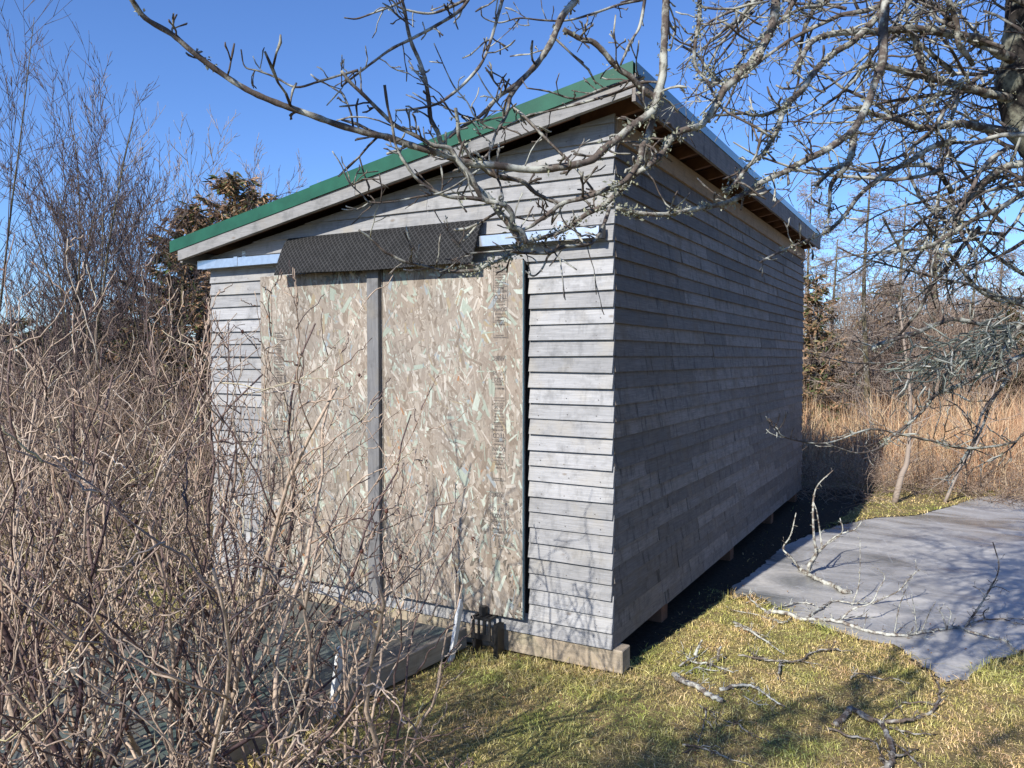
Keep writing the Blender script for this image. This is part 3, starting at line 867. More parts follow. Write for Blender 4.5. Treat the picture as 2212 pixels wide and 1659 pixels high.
LIMBS = [
 # long limb hanging across the gable and off to the upper left
 (O2, [(2035, 690), (2000, 740), (1900, 810), (1800, 890), (1720, 960), (1620, 1030), (1500, 1075), (1350, 1105), (1180, 1100), (1000, 1080), (850, 1055), (720, 1030), (600, 990), (450, 945), (300, 900), (180, 860), (0, 810), (-212, 740), (-412, 660), (-612, 570), (-812, 450), (-962, 340), (-1112, 230), (-1262, 100), (-1362, 0), (-1460, -120)], 1.7, 1.35, 56, 34),
 (O2, [(2120, -120), (2110, 0), (2100, 150), (2090, 330), (2075, 480), (2050, 640), (2035, 690)], 1.75, 1.7, 46, 58),
 (O2, [(2035, 690), (2030, 770), (1990, 880), (1950, 950), (1935, 1020), (1900, 1090), (1840, 1170), (1760, 1215), (1600, 1280), (1440, 1320), (1360, 1370), (1290, 1430), (1220, 1470), (1150, 1490), (1100, 1470)], 1.72, 1.6, 48, 20),
 # limb from the top right down over the eave and back along the flap
 (O3, [(620, -140), (610, 0), (600, 80), (560, 200), (520, 310), (480, 400), (400, 450), (330, 510), (280, 580), (220, 680), (160, 770), (100, 815), (0, 850), (-80, 920), (-150, 1010), (-230, 1070), (-330, 1150), (-410, 1240), (-510, 1320), (-610, 1390), (-730, 1470), (-850, 1530), (-1010, 1575), (-1090, 1620), (-1160, 1680), (-1260, 1700), (-1340, 1740), (-1490, 1760), (-1590, 1755), (-1710, 1725), (-1790, 1695), (-1870, 1655), (-1930, 1620), (-2030, 1530), (-2100, 1490)], 2.1, 1.6, 62, 14),
 # limb sweeping low across the side wall
 (O3, [(1310, -140), (1305, 0), (1300, 200), (1290, 380), (1260, 480), (1220, 620), (1180, 720), (1100, 840), (1020, 910), (930, 980), (780, 1050), (650, 1110), (520, 1180), (400, 1250), (280, 1310), (150, 1350), (0, 1375), (-150, 1395), (-310, 1370), (-430, 1345)], 2.5, 2.0, 62, 26),
 (O3, [(1300, 60), (1200, 170), (1100, 270), (1000, 330), (900, 410), (830, 500), (760, 600), (670, 690), (650, 760), (620, 840), (580, 920), (520, 1000), (420, 1090), (350, 1170), (280, 1245)], 2.6, 2.05, 46, 26),
 (O2, [(890, 1060), (1000, 1130), (1150, 1180), (1250, 1240), (1330, 1290), (1430, 1322)], 1.6, 1.65, 36, 26),
 (O2, [(1170, 1575), (1110, 1500), (1060, 1440), (1010, 1360), (950, 1290), (870, 1200), (800, 1110), (700, 1010), (650, 930), (620, 850), (590, 760), (570, 640), (540, 520), (510, 400), (470, 290), (440, 180), (400, 80), (385, 0), (375, -80)], 1.6, 1.5, 46, 18),
 (O2, [(920, 1295), (850, 1290), (720, 1270), (600, 1230), (500, 1160), (420, 1070), (350, 950), (320, 820), (290, 680), (280, 550)], 1.55, 1.45, 28, 20),
 (O2, [(1200, 1575), (1150, 1500), (1090, 1460), (1110, 1390), (1060, 1330), (920, 1295), (830, 1150), (760, 1040), (700, 960), (600, 935), (480, 870), (350, 800), (250, 730), (150, 640), (60, 540), (0, 460)], 1.6, 1.45, 40, 22),
 (O2, [(910, 1075), (890, 1060), (830, 990), (770, 910), (760, 800), (740, 700)], 1.6, 1.52, 32, 24),
 (O2, [(1060, -60), (1050, 0), (1010, 130), (960, 260), (930, 360), (880, 460), (800, 550), (710, 630), (600, 660), (480, 690), (350, 715)], 1.7, 1.5, 30, 14),
 (O2, [(1530, -70), (1510, 0), (1440, 100), (1370, 270), (1280, 400), (1180, 510), (1110, 570), (1020, 640), (900, 740), (790, 830), (700, 890)], 1.9, 1.65, 50, 20),
 (O2, [(1180, 510), (1110, 620), (1090, 680), (1060, 760), (1010, 880), (950, 990), (900, 1050)], 1.75, 1.62, 30, 22),
 (O2, [(850, -40), (830, 0), (760, 70), (620, 150), (470, 240), (330, 320), (220, 390), (100, 480), (0, 560)], 1.7, 1.5, 24, 14),
 (O2, [(820, -10), (700, 60), (570, 85), (400, 65), (330, 20), (290, -10)], 1.75, 1.65, 20, 12),
 (O2, [(420, -20), (380, 5), (310, 60), (200, 100), (100, 110), (20, 115)], 1.8, 1.7, 16, 10),
 (O2, [(110, 455), (0, 480), (-162, 530), (-312, 550), (-432, 510), (-532, 460), (-622, 430), (-650, 320)], 1.5, 1.45, 18, 10),
 (O2, [(2060, 650), (1950, 570), (1870, 500), (1780, 430), (1700, 340), (1640, 280), (1550, 240), (1440, 190)], 1.75, 1.65, 44, 30),
 (O2, [(1965, -40), (1960, 0), (1940, 170), (1880, 280), (1810, 420)], 1.8, 1.72, 28, 18),
 (O2, [(1950, 0), (1800, 30), (1640, 75), (1460, 130), (1300, 140), (1150, 130), (1020, 150), (920, 110), (905, 60)], 2.0, 1.8, 18, 8),
 (O2, [(1110, 690), (1200, 760), (1300, 870), (1400, 970), (1490, 1050), (1560, 1140), (1630, 1230)], 1.7, 1.66, 24, 16),
 (O2, [(1960, 500), (1880, 515), (1750, 560), (1650, 600), (1500, 630), (1350, 590), (1200, 570)], 1.8, 1.65, 24, 10),
 (O2, [(1960, 530), (1880, 560), (1750, 620), (1550, 670), (1350, 710), (1200, 760), (1050, 830)], 1.82, 1.7, 24, 10),
 (O2, [(1010, 870), (990, 850), (930, 820), (860, 760), (800, 670), (740, 570), (690, 480), (650, 370), (600, 280)], 1.6, 1.5, 16, 8),
 (O2, [(1060, 740), (1040, 710), (980, 640), (930, 560), (880, 470)], 1.68, 1.62, 14, 9),
 (O2, [(900, 1095), (880, 1110), (800, 1160), (720, 1200), (620, 1250), (480, 1280), (330, 1305), (200, 1300), (130, 1260), (60, 1170), (0, 1080), (-60, 980)], 1.58, 1.4, 18, 10),
 (O2, [(1110, 1620), (870, 1640), (810, 1640), (740, 1570), (690, 1490), (640, 1430), (600, 1360)], 1.6, 1.5, 14, 8),
 (O2, [(1740, 1340), (1700, 1450), (1640, 1540), (1590, 1580), (1450, 1610), (1350, 1640), (1200, 1650), (1100, 1630)], 1.95, 1.7, 30, 18),
 (O2, [(1420, 1540), (1400, 1590), (1350, 1659), (1310, 1739), (1240, 1785), (1190, 1755)], 1.8, 1.76, 18, 11),
 (O2, [(1490, 1430), (1510, 1480), (1560, 1560), (1600, 1590)], 1.9, 1.85, 22, 16),
 (O3, [(660, 690), (520, 745), (400, 745), (260, 755), (140, 750)], 2.15, 2.1, 24, 16),
 (O3, [(1760, 900), (1600, 960), (1500, 1030), (1350, 1110), (1230, 1180), (1130, 1270), (1040, 1390), (950, 1490), (850, 1540), (700, 1600), (570, 1670), (500, 1700)], 2.9, 2.5, 40, 12),
 (O3, [(1110, 860), (1110, 880), (1100, 1000), (1050, 1090), (960, 1200), (950, 1330), (940, 1450)], 2.7, 2.6, 60, 14),
 (O3, [(1090, 1060), (1020, 1080), (930, 1140), (860, 1200)], 2.7, 2.6, 34, 30),
 (O3, [(2160, 860), (1950, 830), (1800, 800), (1700, 820), (1550, 830), (1430, 790), (1300, 750), (1150, 720), (1040, 690)], 3.2, 2.8, 60, 24),
 (O3, [(2130, 380), (2030, 330), (1950, 270), (1850, 240), (1700, 210), (1500, 190), (1300, 200), (1100, 210), (950, 230), (830, 270), (780, 360), (720, 470)], 3.3, 2.6, 66, 30),
 (O3, [(2120, 640), (1930, 590), (1800, 560), (1680, 520), (1550, 490), (1400, 460), (1250, 430), (1150, 440)], 3.3, 2.9, 56, 30),
 (O3, [(2300, 1030), (2212, 1050), (2080, 1090), (1960, 1180), (1860, 1290), (1790, 1400), (1740, 1520), (1690, 1640), (1660, 1760)], 3.1, 2.9, 60, 18),
 (O3, [(2300, 1220), (2212, 1260), (2050, 1340), (1900, 1420), (1750, 1510), (1650, 1570), (1550, 1605)], 2.9, 2.8, 40, 24),
 (O3, [(1700, -60), (1720, 0), (1770, 150), (1790, 270), (1850, 370), (1880, 420)], 2.9, 3.0, 46, 34),
 (O3, [(1480, 180), (1500, 260), (1510, 340), (1560, 430), (1600, 480)], 3.0, 3.05, 34, 40),
 (O3, [(1000, -60), (900, 30), (800, 40), (700, 90), (560, 190), (440, 300), (350, 420), (250, 520), (120, 610), (0, 640)], 2.9, 2.5, 30, 8),
 (O3, [(110, -40), (100, 130), (85, 300), (90, 420), (150, 530), (210, 630)], 2.0, 1.95, 30, 20),
 (O3, [(0, 300), (90, 360), (160, 430), (230, 510), (280, 560)], 2.1, 2.1, 16, 30),
 (O3, [(1900, -40), (1750, 50), (1600, 80), (1440, 120)], 3.0, 2.8, 22, 10),
 (O3, [(1780, 130), (1650, 200), (1500, 250), (1400, 260)], 3.1, 3.0, 24, 20),
 (O3, [(1840, 520), (1720, 560), (1640, 630), (1480, 720), (1360, 770), (1240, 840)], 2.8, 2.6, 22, 10),
 (O3, [(2160, 1130), (2000, 1170), (1870, 1280), (1800, 1360), (1720, 1300), (1600, 1280)], 3.1, 3.0, 24, 8),
 (O3, [(380, 90), (340, 170), (250, 260), (170, 300)], 2.6, 2.5, 16, 8),
 # low limbs at the right edge
 (O6, [(2300, 470), (2212, 460), (2080, 460), (1900, 430), (1750, 405), (1650, 440), (1500, 500), (1380, 530), (1280, 570), (1230, 600)], 3.2, 2.9, 36, 24),
 (O6, [(1460, 690), (1400, 690), (1220, 700), (1100, 690), (960, 670), (820, 630)], 3.0, 2.8, 14, 7),
 (O6, [(2160, 1205), (2140, 1210), (2000, 1240), (1800, 1240), (1600, 1200), (1400, 1160), (1260, 1120), (1150, 1140), (1000, 1190), (880, 1220), (740, 1200), (640, 1160), (570, 1100), (540, 1040)], 3.2, 2.5, 18, 7),
 (O6, [(2212, 640), (1950, 760), (1750, 860), (1650, 900), (1550, 1000), (1440, 1110), (1340, 1180), (1260, 1250), (1130, 1270), (1020, 1250), (930, 1215)], 3.3, 2.6, 30, 7),
 (O6, [(2300, 370), (2212, 330), (2000, 240), (1850, 180), (1700, 150), (1500, 100), (1300, 50), (1130, 0), (1000, -60)], 3.3, 3.0, 24, 8),
 (O6, [(2200, 440), (2160, 490), (2090, 600), (2030, 700), (2020, 790)], 3.0, 2.95, 30, 14),
 (O6, [(2300, 230), (2150, 300), (1950, 240), (1780, 60), (1640, -120), (1500, -300)], 3.5, 3.1, 36, 14),
 (O6, [(1300, -250), (1360, -120), (1480, 60), (1590, 200), (1640, 340)], 3.1, 3.3, 20, 10),
 (O6, [(2130, 760), (1990, 960), (1930, 1130), (1800, 1330), (1700, 1440)], 3.3, 3.3, 22, 12),
 (O6, [(2212, 120), (2050, 20), (1890, -110), (1760, -300), (1640, -420)], 3.4, 3.2, 26, 12),
]
# trunk: rises from the lawn just outside the picture, crown forks at the right edge
S, r = trace(O3, [(2950, 5200), (2800, 4200), (2620, 3000), (2500, 1900), (2440, 1130), (2230, 820), (2160, 560), (2180, 300), (2200, 0), (2230, -350), (2300, -900)], 3.6, 3.3, 330, 150)
S2, r2 = trace(O3, [(2480, 1900), (2700, 1300), (3000, 700), (3500, 0)], 3.5, 3.0, 230, 120)
tube_mesh('trunk', [(S, r), (S2, r2)], M['apple_trunk'], apple, sides=14)

lich_pos = []
def spur_lines(S, r, step, rng, lmin=0.018, lmax=0.075, big=1.0):
    out = []
    seg = np.linalg.norm(np.diff(S, axis=0), axis=1); tot = seg.sum(); cum = np.concatenate([[0], np.cumsum(seg)])
    n = int(tot/step)
    for k in range(n):
        s = rng.uniform(0.02, 1)*tot; i = min(len(seg)-1, int(np.searchsorted(cum, s))-1); i = max(0, i)
        p = S[i]+(S[i+1]-S[i])*((s-cum[i])/max(seg[i], 1e-6))
        d = unit(S[i+1]-S[i]); sd = unit(np.cross(d, rand_dir(rng)))
        dirn = unit(sd+d*rng.uniform(0.0, 0.9)+np.array([0, 0, 0.25]))
        L = rng.uniform(lmin, lmax)*(1 if rng.random() < 0.8 else 2.0)*big
        rr0 = max(0.0015, min(r[i]*0.55, rng.uniform(0.0018, 0.0032)*big))
        pts = [p]; q = p
        for j in range(4):
            dirn = unit(dirn+rand_dir(rng)*0.35); q = q+dirn*L/4; pts.append(q)
        rad = rr0*np.array([1.0, 0.95, 0.8, 1.15, 0.75])
        out.append((np.array(pts), rad))
        if rng.random() < 0.55:
            for _ in range(rng.choice([1, 1, 2])):
                b = pts[rng.choice([1, 2, 3])]; dd = unit(dirn+rand_dir(rng)*0.9)
                l = L*rng.uniform(0.3, 0.7)
                out.append((np.array([b, b+dd*l*0.5, b+dd*l*0.85+rand_dir(rng)*l*.08, b+dd*l]), rr0*np.array([0.8, 0.7, 1.05, 0.6])))
    return out
for li, (o, pts, d0, d1, w0, w1) in enumerate(LIMBS):
    S, r = trace(o, pts, d0, d1, w0, w1)
    right = o in (O3, O6)
    L = [(S, r)]+spur_lines(S, r, 0.040 if right else 0.034, rng, big=1.25 if right else 1.0)
    tube_mesh('limb', L, M['apple'], apple)
    amt = 0.9 if o == O3 else 0.45 if o == O6 else 0.10
    for i in range(len(S)):
        if S[i] is not None and rng.random() < amt and r[i] > 0.004:
            lich_pos.append((S[i], r[i]))
    if o == O2 and li in (0, 2, 3):
        for i in range(0, min(16, len(S))):
            if rng.random() < .5: lich_pos.append((S[i], r[i]))

# the mass of finer twigs of the crown: shoots that leave the limbs and the trunk on the right
hosts = []
for (o, pts, d0, d1, w0, w1) in LIMBS:
    if o in (O3, O6):
        S, r = trace(o, pts, d0, d1, w0, w1); hosts.append((S, r, 1.0 if o == O3 else 0.35))
lines = []; thick = []
def px_of(p):
    v = p-CAM; z = v@FWD
    return PXW/2+PXF*(v@RGT)/z, PXH/2-PXF*(v@UPV)/z
for S, r, wgt in hosts:
    L = np.linalg.norm(np.diff(S, axis=0), axis=1).sum()
    for k in range(int(L*11*wgt)):
        i = rng.randrange(len(S)-1); p = S[i]
        px, py = px_of(p)
        if px < 1500 or (px < 1800 and rng.random() < 0.8): continue
        d = unit(-RGT*rng.uniform(0.1, 1.0)+UPV*rng.uniform(-0.9, 0.55)+FWD*rng.uniform(-0.3, 0.7))
        ex, ey = px_of(p+d*0.5)
        if ex < 1780 or (ex < 1960 and ey > 120): continue
        out = []
        grow(out, p, d, rng.uniform(0.22, 0.60), rng.uniform(0.0034, 0.0075), 0, rng, wob=0.26, up=0.02, kids=(6, 2), spread=(0.5, 1.2), ratio=(0.2, 0.45), seg=7, rmin=0.0023)
        for P, R_, lev in out:
            lines.append((P, R_))
            if lev == 0 and rng.random() < 0.5: lich_pos.append((P[3], 0.006))
        thick += [(P, R_) for P, R_, lev in out if lev == 0]
for k in range(150):       # crown volume behind and above
    px = rng.uniform(1620, 2350); py = rng.uniform(-200, 520 if px > 1800 else 200)
    if py > 620-(px-2212)*-0.35 or (px < 1980 and py > 60): continue
    p = at(px, py, rng.uniform(2.9, 4.2))
    d = unit(-RGT*rng.uniform(0.2, 1.0)+UPV*rng.uniform(-0.7, 0.6)+FWD*rng.uniform(-0.5, 0.5))
    out = []
    grow(out, p, d, rng.uniform(0.35, 0.9), rng.uniform(0.006, 0.013), 0, rng, wob=0.25, up=0.0, kids=(7, 3), spread=(0.5, 1.2), ratio=(0.2, 0.45), seg=8, rmin=0.0026)
    for P, R_, lev in out:
        lines.append((P, R_))
        if lev == 0 and rng.random() < 0.8: lich_pos.append((P[2], 0.007))
for k in range(130):
    p = at(rng.uniform(2250, 3100), rng.uniform(-1100, 250), rng.uniform(2.6, 4.6))
    out = []
    grow(out, p, unit(rand_dir(rng)), rng.uniform(0.5, 1.0), rng.uniform(0.007, 0.016), 0, rng, wob=0.2, up=0.0, kids=(7, 3), spread=(0.5, 1.2), ratio=(0.25, 0.5), seg=7, rmin=0.003)
    lines += [(P, R_) for P, R_, lev in out]
for k in range(200):
    p = np.array([rng.uniform(1.7, 3.3), rng.uniform(-3.2, 2.4), rng.uniform(3.2, 4.6)]); d = unit(rand_dir(rng)*np.array([1, 1, .6]))
    L_ = rng.uniform(0.4, 0.8); z_ = (p-CAM)@FWD
    if z_ > 0.3 and any(px_of(q)[0] < 2260 and px_of(q)[1] > -60 for q in (p, p+d*L_)): continue
    out = []
    grow(out, p, d, L_, rng.uniform(0.007, 0.016), 0, rng, wob=0.2, up=0.0, kids=(7, 3), spread=(0.5, 1.2), ratio=(0.25, 0.5), seg=7, rmin=0.003)
    lines += [(P, R_) for P, R_, lev in out]
tw = tube_mesh('twigs', lines, M['twig'], apple)
tag(tw, kind='stuff')
# limbs arching over the photographer: out of view, they throw the shade on the near lawn and the ice
for pts, rad in (([(2.5, -0.5, 3.0), (2.1, -1.9, 3.6), (1.3, -3.6, 3.75), (0.8, -4.8, 3.4), (0.45, -5.5, 3.1), (0.2, -6.0, 2.9)], (0.06, 0.012)), ([(2.5, -0.5, 3.2), (2.9, -2.2, 3.9), (2.4, -4.0, 4.0), (1.6, -5.2, 3.6), (1.0, -6.0, 3.2)], (0.06, 0.012)),
                 ([(2.7, -0.4, 3.4), (3.6, -1.6, 4.3), (4.0, -3.2, 4.6), (3.6, -5.0, 4.2)], (0.06, 0.014)), ([(0.6, -5.0, 3.4), (0.4, -5.2, 3.25), (0.2, -5.45, 3.1), (0.0, -5.7, 3.0), (-0.15, -5.9, 2.9)], (0.03, 0.01)), ([(2.6, -0.2, 3.2), (3.1, 0.6, 4.2), (2.9, 1.7, 4.9), (3.4, 2.8, 5.2)], (0.06, 0.014))):
    S = spline(np.array(pts), 7); S = S+np.array([[rng.uniform(-.09, .09) for _ in range(3)] for _ in S]); r = np.linspace(rad[0]*.55, rad[1]*.8, len(S)); L = [(S, r)]
    for k in range(60 if rad[0] < 0.05 else 34):
        i = rng.randrange(5, len(S)-1); out = []
        grow(out, S[i], unit(rand_dir(rng)*np.array([1, 1, .5])), rng.uniform(0.3, 0.7), 0.009, 0, rng, 0.2, 0.0, (7, 3), (0.5, 1.1), (0.25, 0.5), 7, 0.003)
        L += [(P, R_) for P, R_, _ in out if min(P[:, 2]) > 2.35]
    tube_mesh('limb', L, M['apple'], apple)
# lichen: ragged little rosettes and hanging tufts
vs_, fs_ = [], []
for p, r in lich_pos:
    for _ in range(rng.choice([6, 10, 16, 24])):
        c = p+rand_dir(rng)*(r*rng.uniform(0.7, 1.2)+0.001)+np.array([rng.uniform(-.012, .012) for _ in range(3)])
        a = rand_dir(rng); b = unit(np.cross(a, rand_dir(rng))); s = rng.uniform(0.002, 0.006)
        i = len(vs_)
        vs_ += [c-a*s, c+b*s*.6, c+a*s*rng.uniform(.6, 1.5), c-b*s*.6]; fs_.append((i, i+1, i+2, i+3))
V = np.array(vs_); lm = link('lichen', mesh_np('lichen', V, [np.array(fs_)]), M['lichen'], apple)
tag(lm, kind='stuff')
# the torn limb end at the right edge, hung with curled dead bark and lichen
cl = []
for k in range(420):
    t = rng.random()**0.75
    px = 1474.6+(1380+800*t+rng.uniform(-60, 60))/3; py = 553+(790-290*t+rng.gauss(0, 75))/3
    p = at(px, py, rng.uniform(2.75, 3.15))
    d = unit(-RGT*rng.uniform(-0.2, 1)-UPV*rng.uniform(-0.3, 0.9)+FWD*rng.uniform(-.6, .6))
    l = rng.uniform(0.03, 0.11); q = p+d*l*.5+rand_dir(rng)*l*.18
    w = rng.uniform(0.0012, 0.0040)
    cl.append((np.array([p, (p+q)/2, q, p+d*l]), w*np.array([0.6, 1.0, 0.9, 0.3])))
M['torn'] = island_mat('torn_bark', [(0.0, (0.035, 0.04, 0.042)), (0.45, (0.09, 0.105, 0.095)), (0.7, (0.16, 0.18, 0.15)), (0.86, (0.40, 0.40, 0.36)), (1.0, (0.05, 0.08, 0.04))], 0.7, 0.35)
t_ = tube_mesh('torn_bark', cl, M['torn'], apple, sides=4)
tag(t_, kind='stuff')

# ------------------------------------------------------------------ fallen branches on the lawn and the ice
rng = random.Random(77)
def gp(o, x, y, h=0.0):
    p = on(o[0]+x/3, o[1]+y/3, 2, GZ+h); return p
def lying(o, pts, w0, w1, h=0.02):
    q = []
    n = len(pts)
    for i, (x, y) in enumerate(pts):
        q.append(gp(o, x, y, h*(0.6+0.8*math.sin(i*1.7)**2)))
    q = np.array(q)
    S = spline(q, 4); m = len(S)
    S[1:-1, :2] += np.array([[rng.uniform(-.007, .007) for _ in range(2)] for _ in range(m-2)]); S[1:-1, 2] += np.array([rng.uniform(-.004, .008) for _ in range(m-2)])
    d = np.array([(p-CAM)@FWD for p in S]); w = np.linspace(w0, w1, m)
    return S, np.maximum(0.0015, w/3*d/PXF/2)*(1+0.12*np.array([rng.uniform(-1, 1) for _ in range(m)]))
def rising(o, pts, w0, w1):
    """first point on the ground, the rest at about its distance"""
    b = gp(o, *pts[0], 0.02); d = (b-CAM)@FWD
    q = [b]+[at(o[0]+x/3, o[1]+y/3, d+rng.uniform(-.04, .04)-0.02*i) for i, (x, y) in enumerate(pts[1:])]
    S = spline(np.array(q), 4); m = len(S)
    return S, np.maximum(0.0014, np.linspace(w0, w1, m)/3*d/PXF/2)
def fallen(label, lay, ris, mat, spur=0.04, group='fallen apple branches on the lawn and ice'):
    L = []
    for pts, w0, w1 in lay:
        S, r = lying(O9, pts, w0, w1); L.append((S, r)); L += spur_lines(S, r, spur, rng, 0.02, 0.07)
    for pts, w0, w1 in ris:
        S, r = rising(O9, pts, w0, w1); L.append((S, r)); L += spur_lines(S, r, spur*1.2, rng, 0.015, 0.05)
    for P, R_ in L: P[:, 2] = np.maximum(P[:, 2], GZ+0.004)
    o = tube_mesh('fallen_branch', L, mat)
    return tag(o, label, 'branch', group)
fallen('pale forked branch on the ice nearest the shed, thin shoots rising from it',
       [([(1090, 520), (1040, 515), (980, 480), (880, 440), (800, 400), (760, 370)], 34, 24)],
       [([(760, 370), (700, 290), (650, 235), (700, 150), (735, 5)], 16, 6), ([(810, 398), (820, 345), (835, 320), (865, 270), (850, 150), (845, 0), (850, -100), (880, -180), (975, -270)], 26, 6),
        ([(810, 398), (835, 320), (865, 268), (900, 240), (890, 130), (870, 0), (850, -60)], 22, 5), ([(810, 398), (865, 268), (900, 240), (960, 180), (1030, 140), (1120, 110), (1175, 40)], 20, 6), ([(810, 398), (900, 240), (1030, 140), (1020, 40)], 12, 6)], M['fallen'])
fallen('longest fallen branch, whitish with lichen, lying along the edge of the ice',
       [([(530, 650), (640, 650), (780, 700), (960, 700), (1100, 740), (1250, 780), (1400, 800), (1500, 790), (1650, 765), (1780, 750), (1900, 790), (2080, 830), (2130, 860)], 30, 12),
        ([(560, 640), (680, 600), (780, 590), (850, 600)], 14, 10), ([(780, 700), (900, 620), (980, 580), (1100, 595), (1230, 590)], 18, 8), ([(960, 700), (1100, 685), (1250, 680)], 10, 6), ([(540, 640), (440, 570), (390, 520)], 14, 8), ([(700, 690), (640, 720), (560, 690), (300, 630)], 8, 5)],
       [([(1100, 597), (1140, 480), (1150, 350), (1150, 180)], 12, 4), ([(1230, 592), (1300, 560), (1400, 510), (1470, 430), (1540, 370)], 12, 5), ([(1230, 592), (1400, 510), (1470, 430), (1510, 380), (1510, 305)], 8, 4), ([(1010, 712), (1100, 630), (1220, 590), (1270, 500), (1310, 420), (1260, 365)], 12, 4),
        ([(1370, 796), (1400, 630), (1430, 540), (1460, 470)], 9, 4), ([(1520, 788), (1500, 620), (1480, 530)], 9, 4), ([(1545, 784), (1600, 650), (1640, 580)], 9, 4), ([(1450, 810), (1540, 870), (1630, 900)], 10, 5), ([(1550, 810), (1700, 860), (1760, 895)], 8, 4),
        ([(1710, 758), (1680, 660), (1640, 620)], 9, 5), ([(1710, 758), (1740, 660), (1710, 610)], 9, 5)], M['fallen'])
fallen('dark thin branch standing out of the ice, farthest right of the fallen ones',
       [([(1830, 740), (1960, 700), (2080, 690), (2212, 700)], 12, 6), ([(2080, 690), (2150, 720), (2212, 730)], 8, 5)],
       [([(1830, 740), (1900, 650), (1950, 570), (2000, 480), (2030, 430)], 14, 8), ([(1830, 740), (1950, 570), (2030, 430), (2050, 340), (2030, 260), (2010, 195)], 10, 6), ([(1830, 740), (1950, 570), (1930, 510), (1880, 480)], 8, 5), ([(1830, 740), (1950, 570), (1995, 490), (2060, 490), (2120, 520)], 8, 4), ([(1960, 700), (1950, 650), (1990, 620)], 10, 6)], M['fallen_dark'])
fallen('thick pale stick with a mossy tangle of twigs at the left of the lawn',
       [([(-60, 1055), (0, 1090), (90, 1130), (180, 1190), (260, 1225)], 40, 34), ([(60, 970), (190, 990), (330, 1040)], 16, 8), ([(240, 1150), (390, 1120), (480, 1150), (570, 1210), (660, 1260)], 24, 10), ([(-20, 1000), (40, 960), (120, 930)], 14, 10), ([(20, 1050), (100, 1010), (200, 1030), (330, 1000)], 10, 5), ([(390, 1190), (470, 1240), (590, 1260)], 8, 5)],
       [([(80, 930), (100, 880), (125, 830)], 24, 12), ([(230, 960), (235, 900), (250, 870)], 22, 10), ([(60, 970), (20, 930), (0, 870)], 10, 6), ([(150, 990), (190, 950), (260, 920)], 8, 5)], M['fallen'], 0.035)
fallen('short pale stick between the shed shadow and the mossy tangle', [([(330, 715), (430, 770), (560, 850), (660, 920)], 22, 6), ([(430, 770), (520, 800), (560, 810)], 8, 5)], [], M['fallen'])
fallen('dark forked twig on the grass in front of the puddle edge', [([(360, 930), (500, 950), (580, 965), (750, 965), (830, 910), (960, 890), (1010, 888)], 14, 10), ([(630, 970), (625, 1040), (615, 1090)], 22, 10), ([(420, 890), (470, 930), (560, 960)], 8, 6), ([(750, 965), (880, 985)], 9, 5), ([(960, 890), (1120, 905)], 7, 4)], [], M['fallen_dark'], 0.045)
fallen('big grey brown forked branch lying at the bottom right of the lawn',
       [([(990, 1385), (1040, 1330), (1090, 1280), (1180, 1330), (1290, 1380), (1330, 1450), (1350, 1540), (1360, 1600), (1330, 1650), (1290, 1720)], 40, 34), ([(1300, 1365), (1450, 1350), (1560, 1320), (1640, 1270), (1665, 1160), (1640, 1090)], 26, 12), ([(1420, 1235), (1530, 1240), (1640, 1245)], 12, 10),
        ([(940, 1405), (1100, 1450), (1240, 1490), (1290, 1580), (1310, 1640)], 18, 8), ([(1340, 1395), (1500, 1440), (1650, 1440)], 14, 8), ([(1370, 1500), (1450, 1560), (1550, 1660)], 16, 10), ([(1350, 1590), (1430, 1570), (1530, 1540)], 22, 8), ([(1300, 1340), (1410, 1260)], 12, 8)],
       [([(1640, 1270), (1690, 1210), (1720, 1190)], 9, 5)], M['fallen_dark'], 0.05)
fallen('thin dark twigs at the bottom of the lawn left of the big forked branch', [([(0, 1510), (110, 1530), (270, 1590), (450, 1650)], 14, 6), ([(60, 1540), (160, 1520), (270, 1525)], 8, 5), ([(0, 1560), (100, 1530)], 10, 6)], [], M['fallen_dark'])
fallen('short dark broken stick left of the big forked branch', [([(330, 1350), (400, 1415), (480, 1450), (560, 1490)], 14, 5)], [], M['fallen_dark'])
fallen('bent dark twig between the mossy tangle and the bottom of the picture', [([(110, 1250), (150, 1290), (140, 1360), (100, 1490)], 12, 7), ([(130, 1270), (190, 1300), (210, 1340), (200, 1370)], 10, 6)], [], M['fallen_dark'])
fallen('long thin stick lying flat on the yellow grass beside the puddle tip', [([(1090, 1080), (1140, 1050), (1250, 1080), (1340, 1080), (1470, 1110)], 10, 6)], [], M['fallen_dark'])

# ------------------------------------------------------------------ lawn grass (short, yellowed)
nrg = np.random.default_rng(5)
def blades(name, P, h, w, lean, mat, seed, seg=2, kind='stuff'):
    g = np.random.default_rng(seed); n = len(P)
    az = g.uniform(0, 2*np.pi, n); la = np.abs(g.normal(0, 1, n))*lean
    dirv = np.stack([np.cos(az), np.sin(az)], -1)
    fa = g.uniform(0, 2*np.pi, n); wv = np.stack([np.cos(fa), np.sin(fa), np.zeros(n)], -1)*w[:, None]/2
    rows = []
    for k in range(seg+1):
        t = k/seg
        c = P.copy()
        c[:, :2] += dirv*(h*la*t*t)[:, None]
        c[:, 2] += h*t*np.sqrt(np.maximum(0.05, 1-(np.minimum(la, .95)*t)**2))
        if k < seg: rows += [c-wv*(1-0.45*t), c+wv*(1-0.45*t)]
        else: rows.append(c)
    V = np.stack(rows, 1); m = V.shape[1]
    b = (np.arange(n)*m)[:, None]
    Q = np.concatenate([b+np.array([[2*k, 2*k+1, 2*k+3, 2*k+2]]) for k in range(seg-1)])
    T = b+np.array([[2*seg-2, 2*seg-1, 2*seg]])
    return link(name, mesh_np(name, V.reshape(-1, 3), [Q, T]), mat)
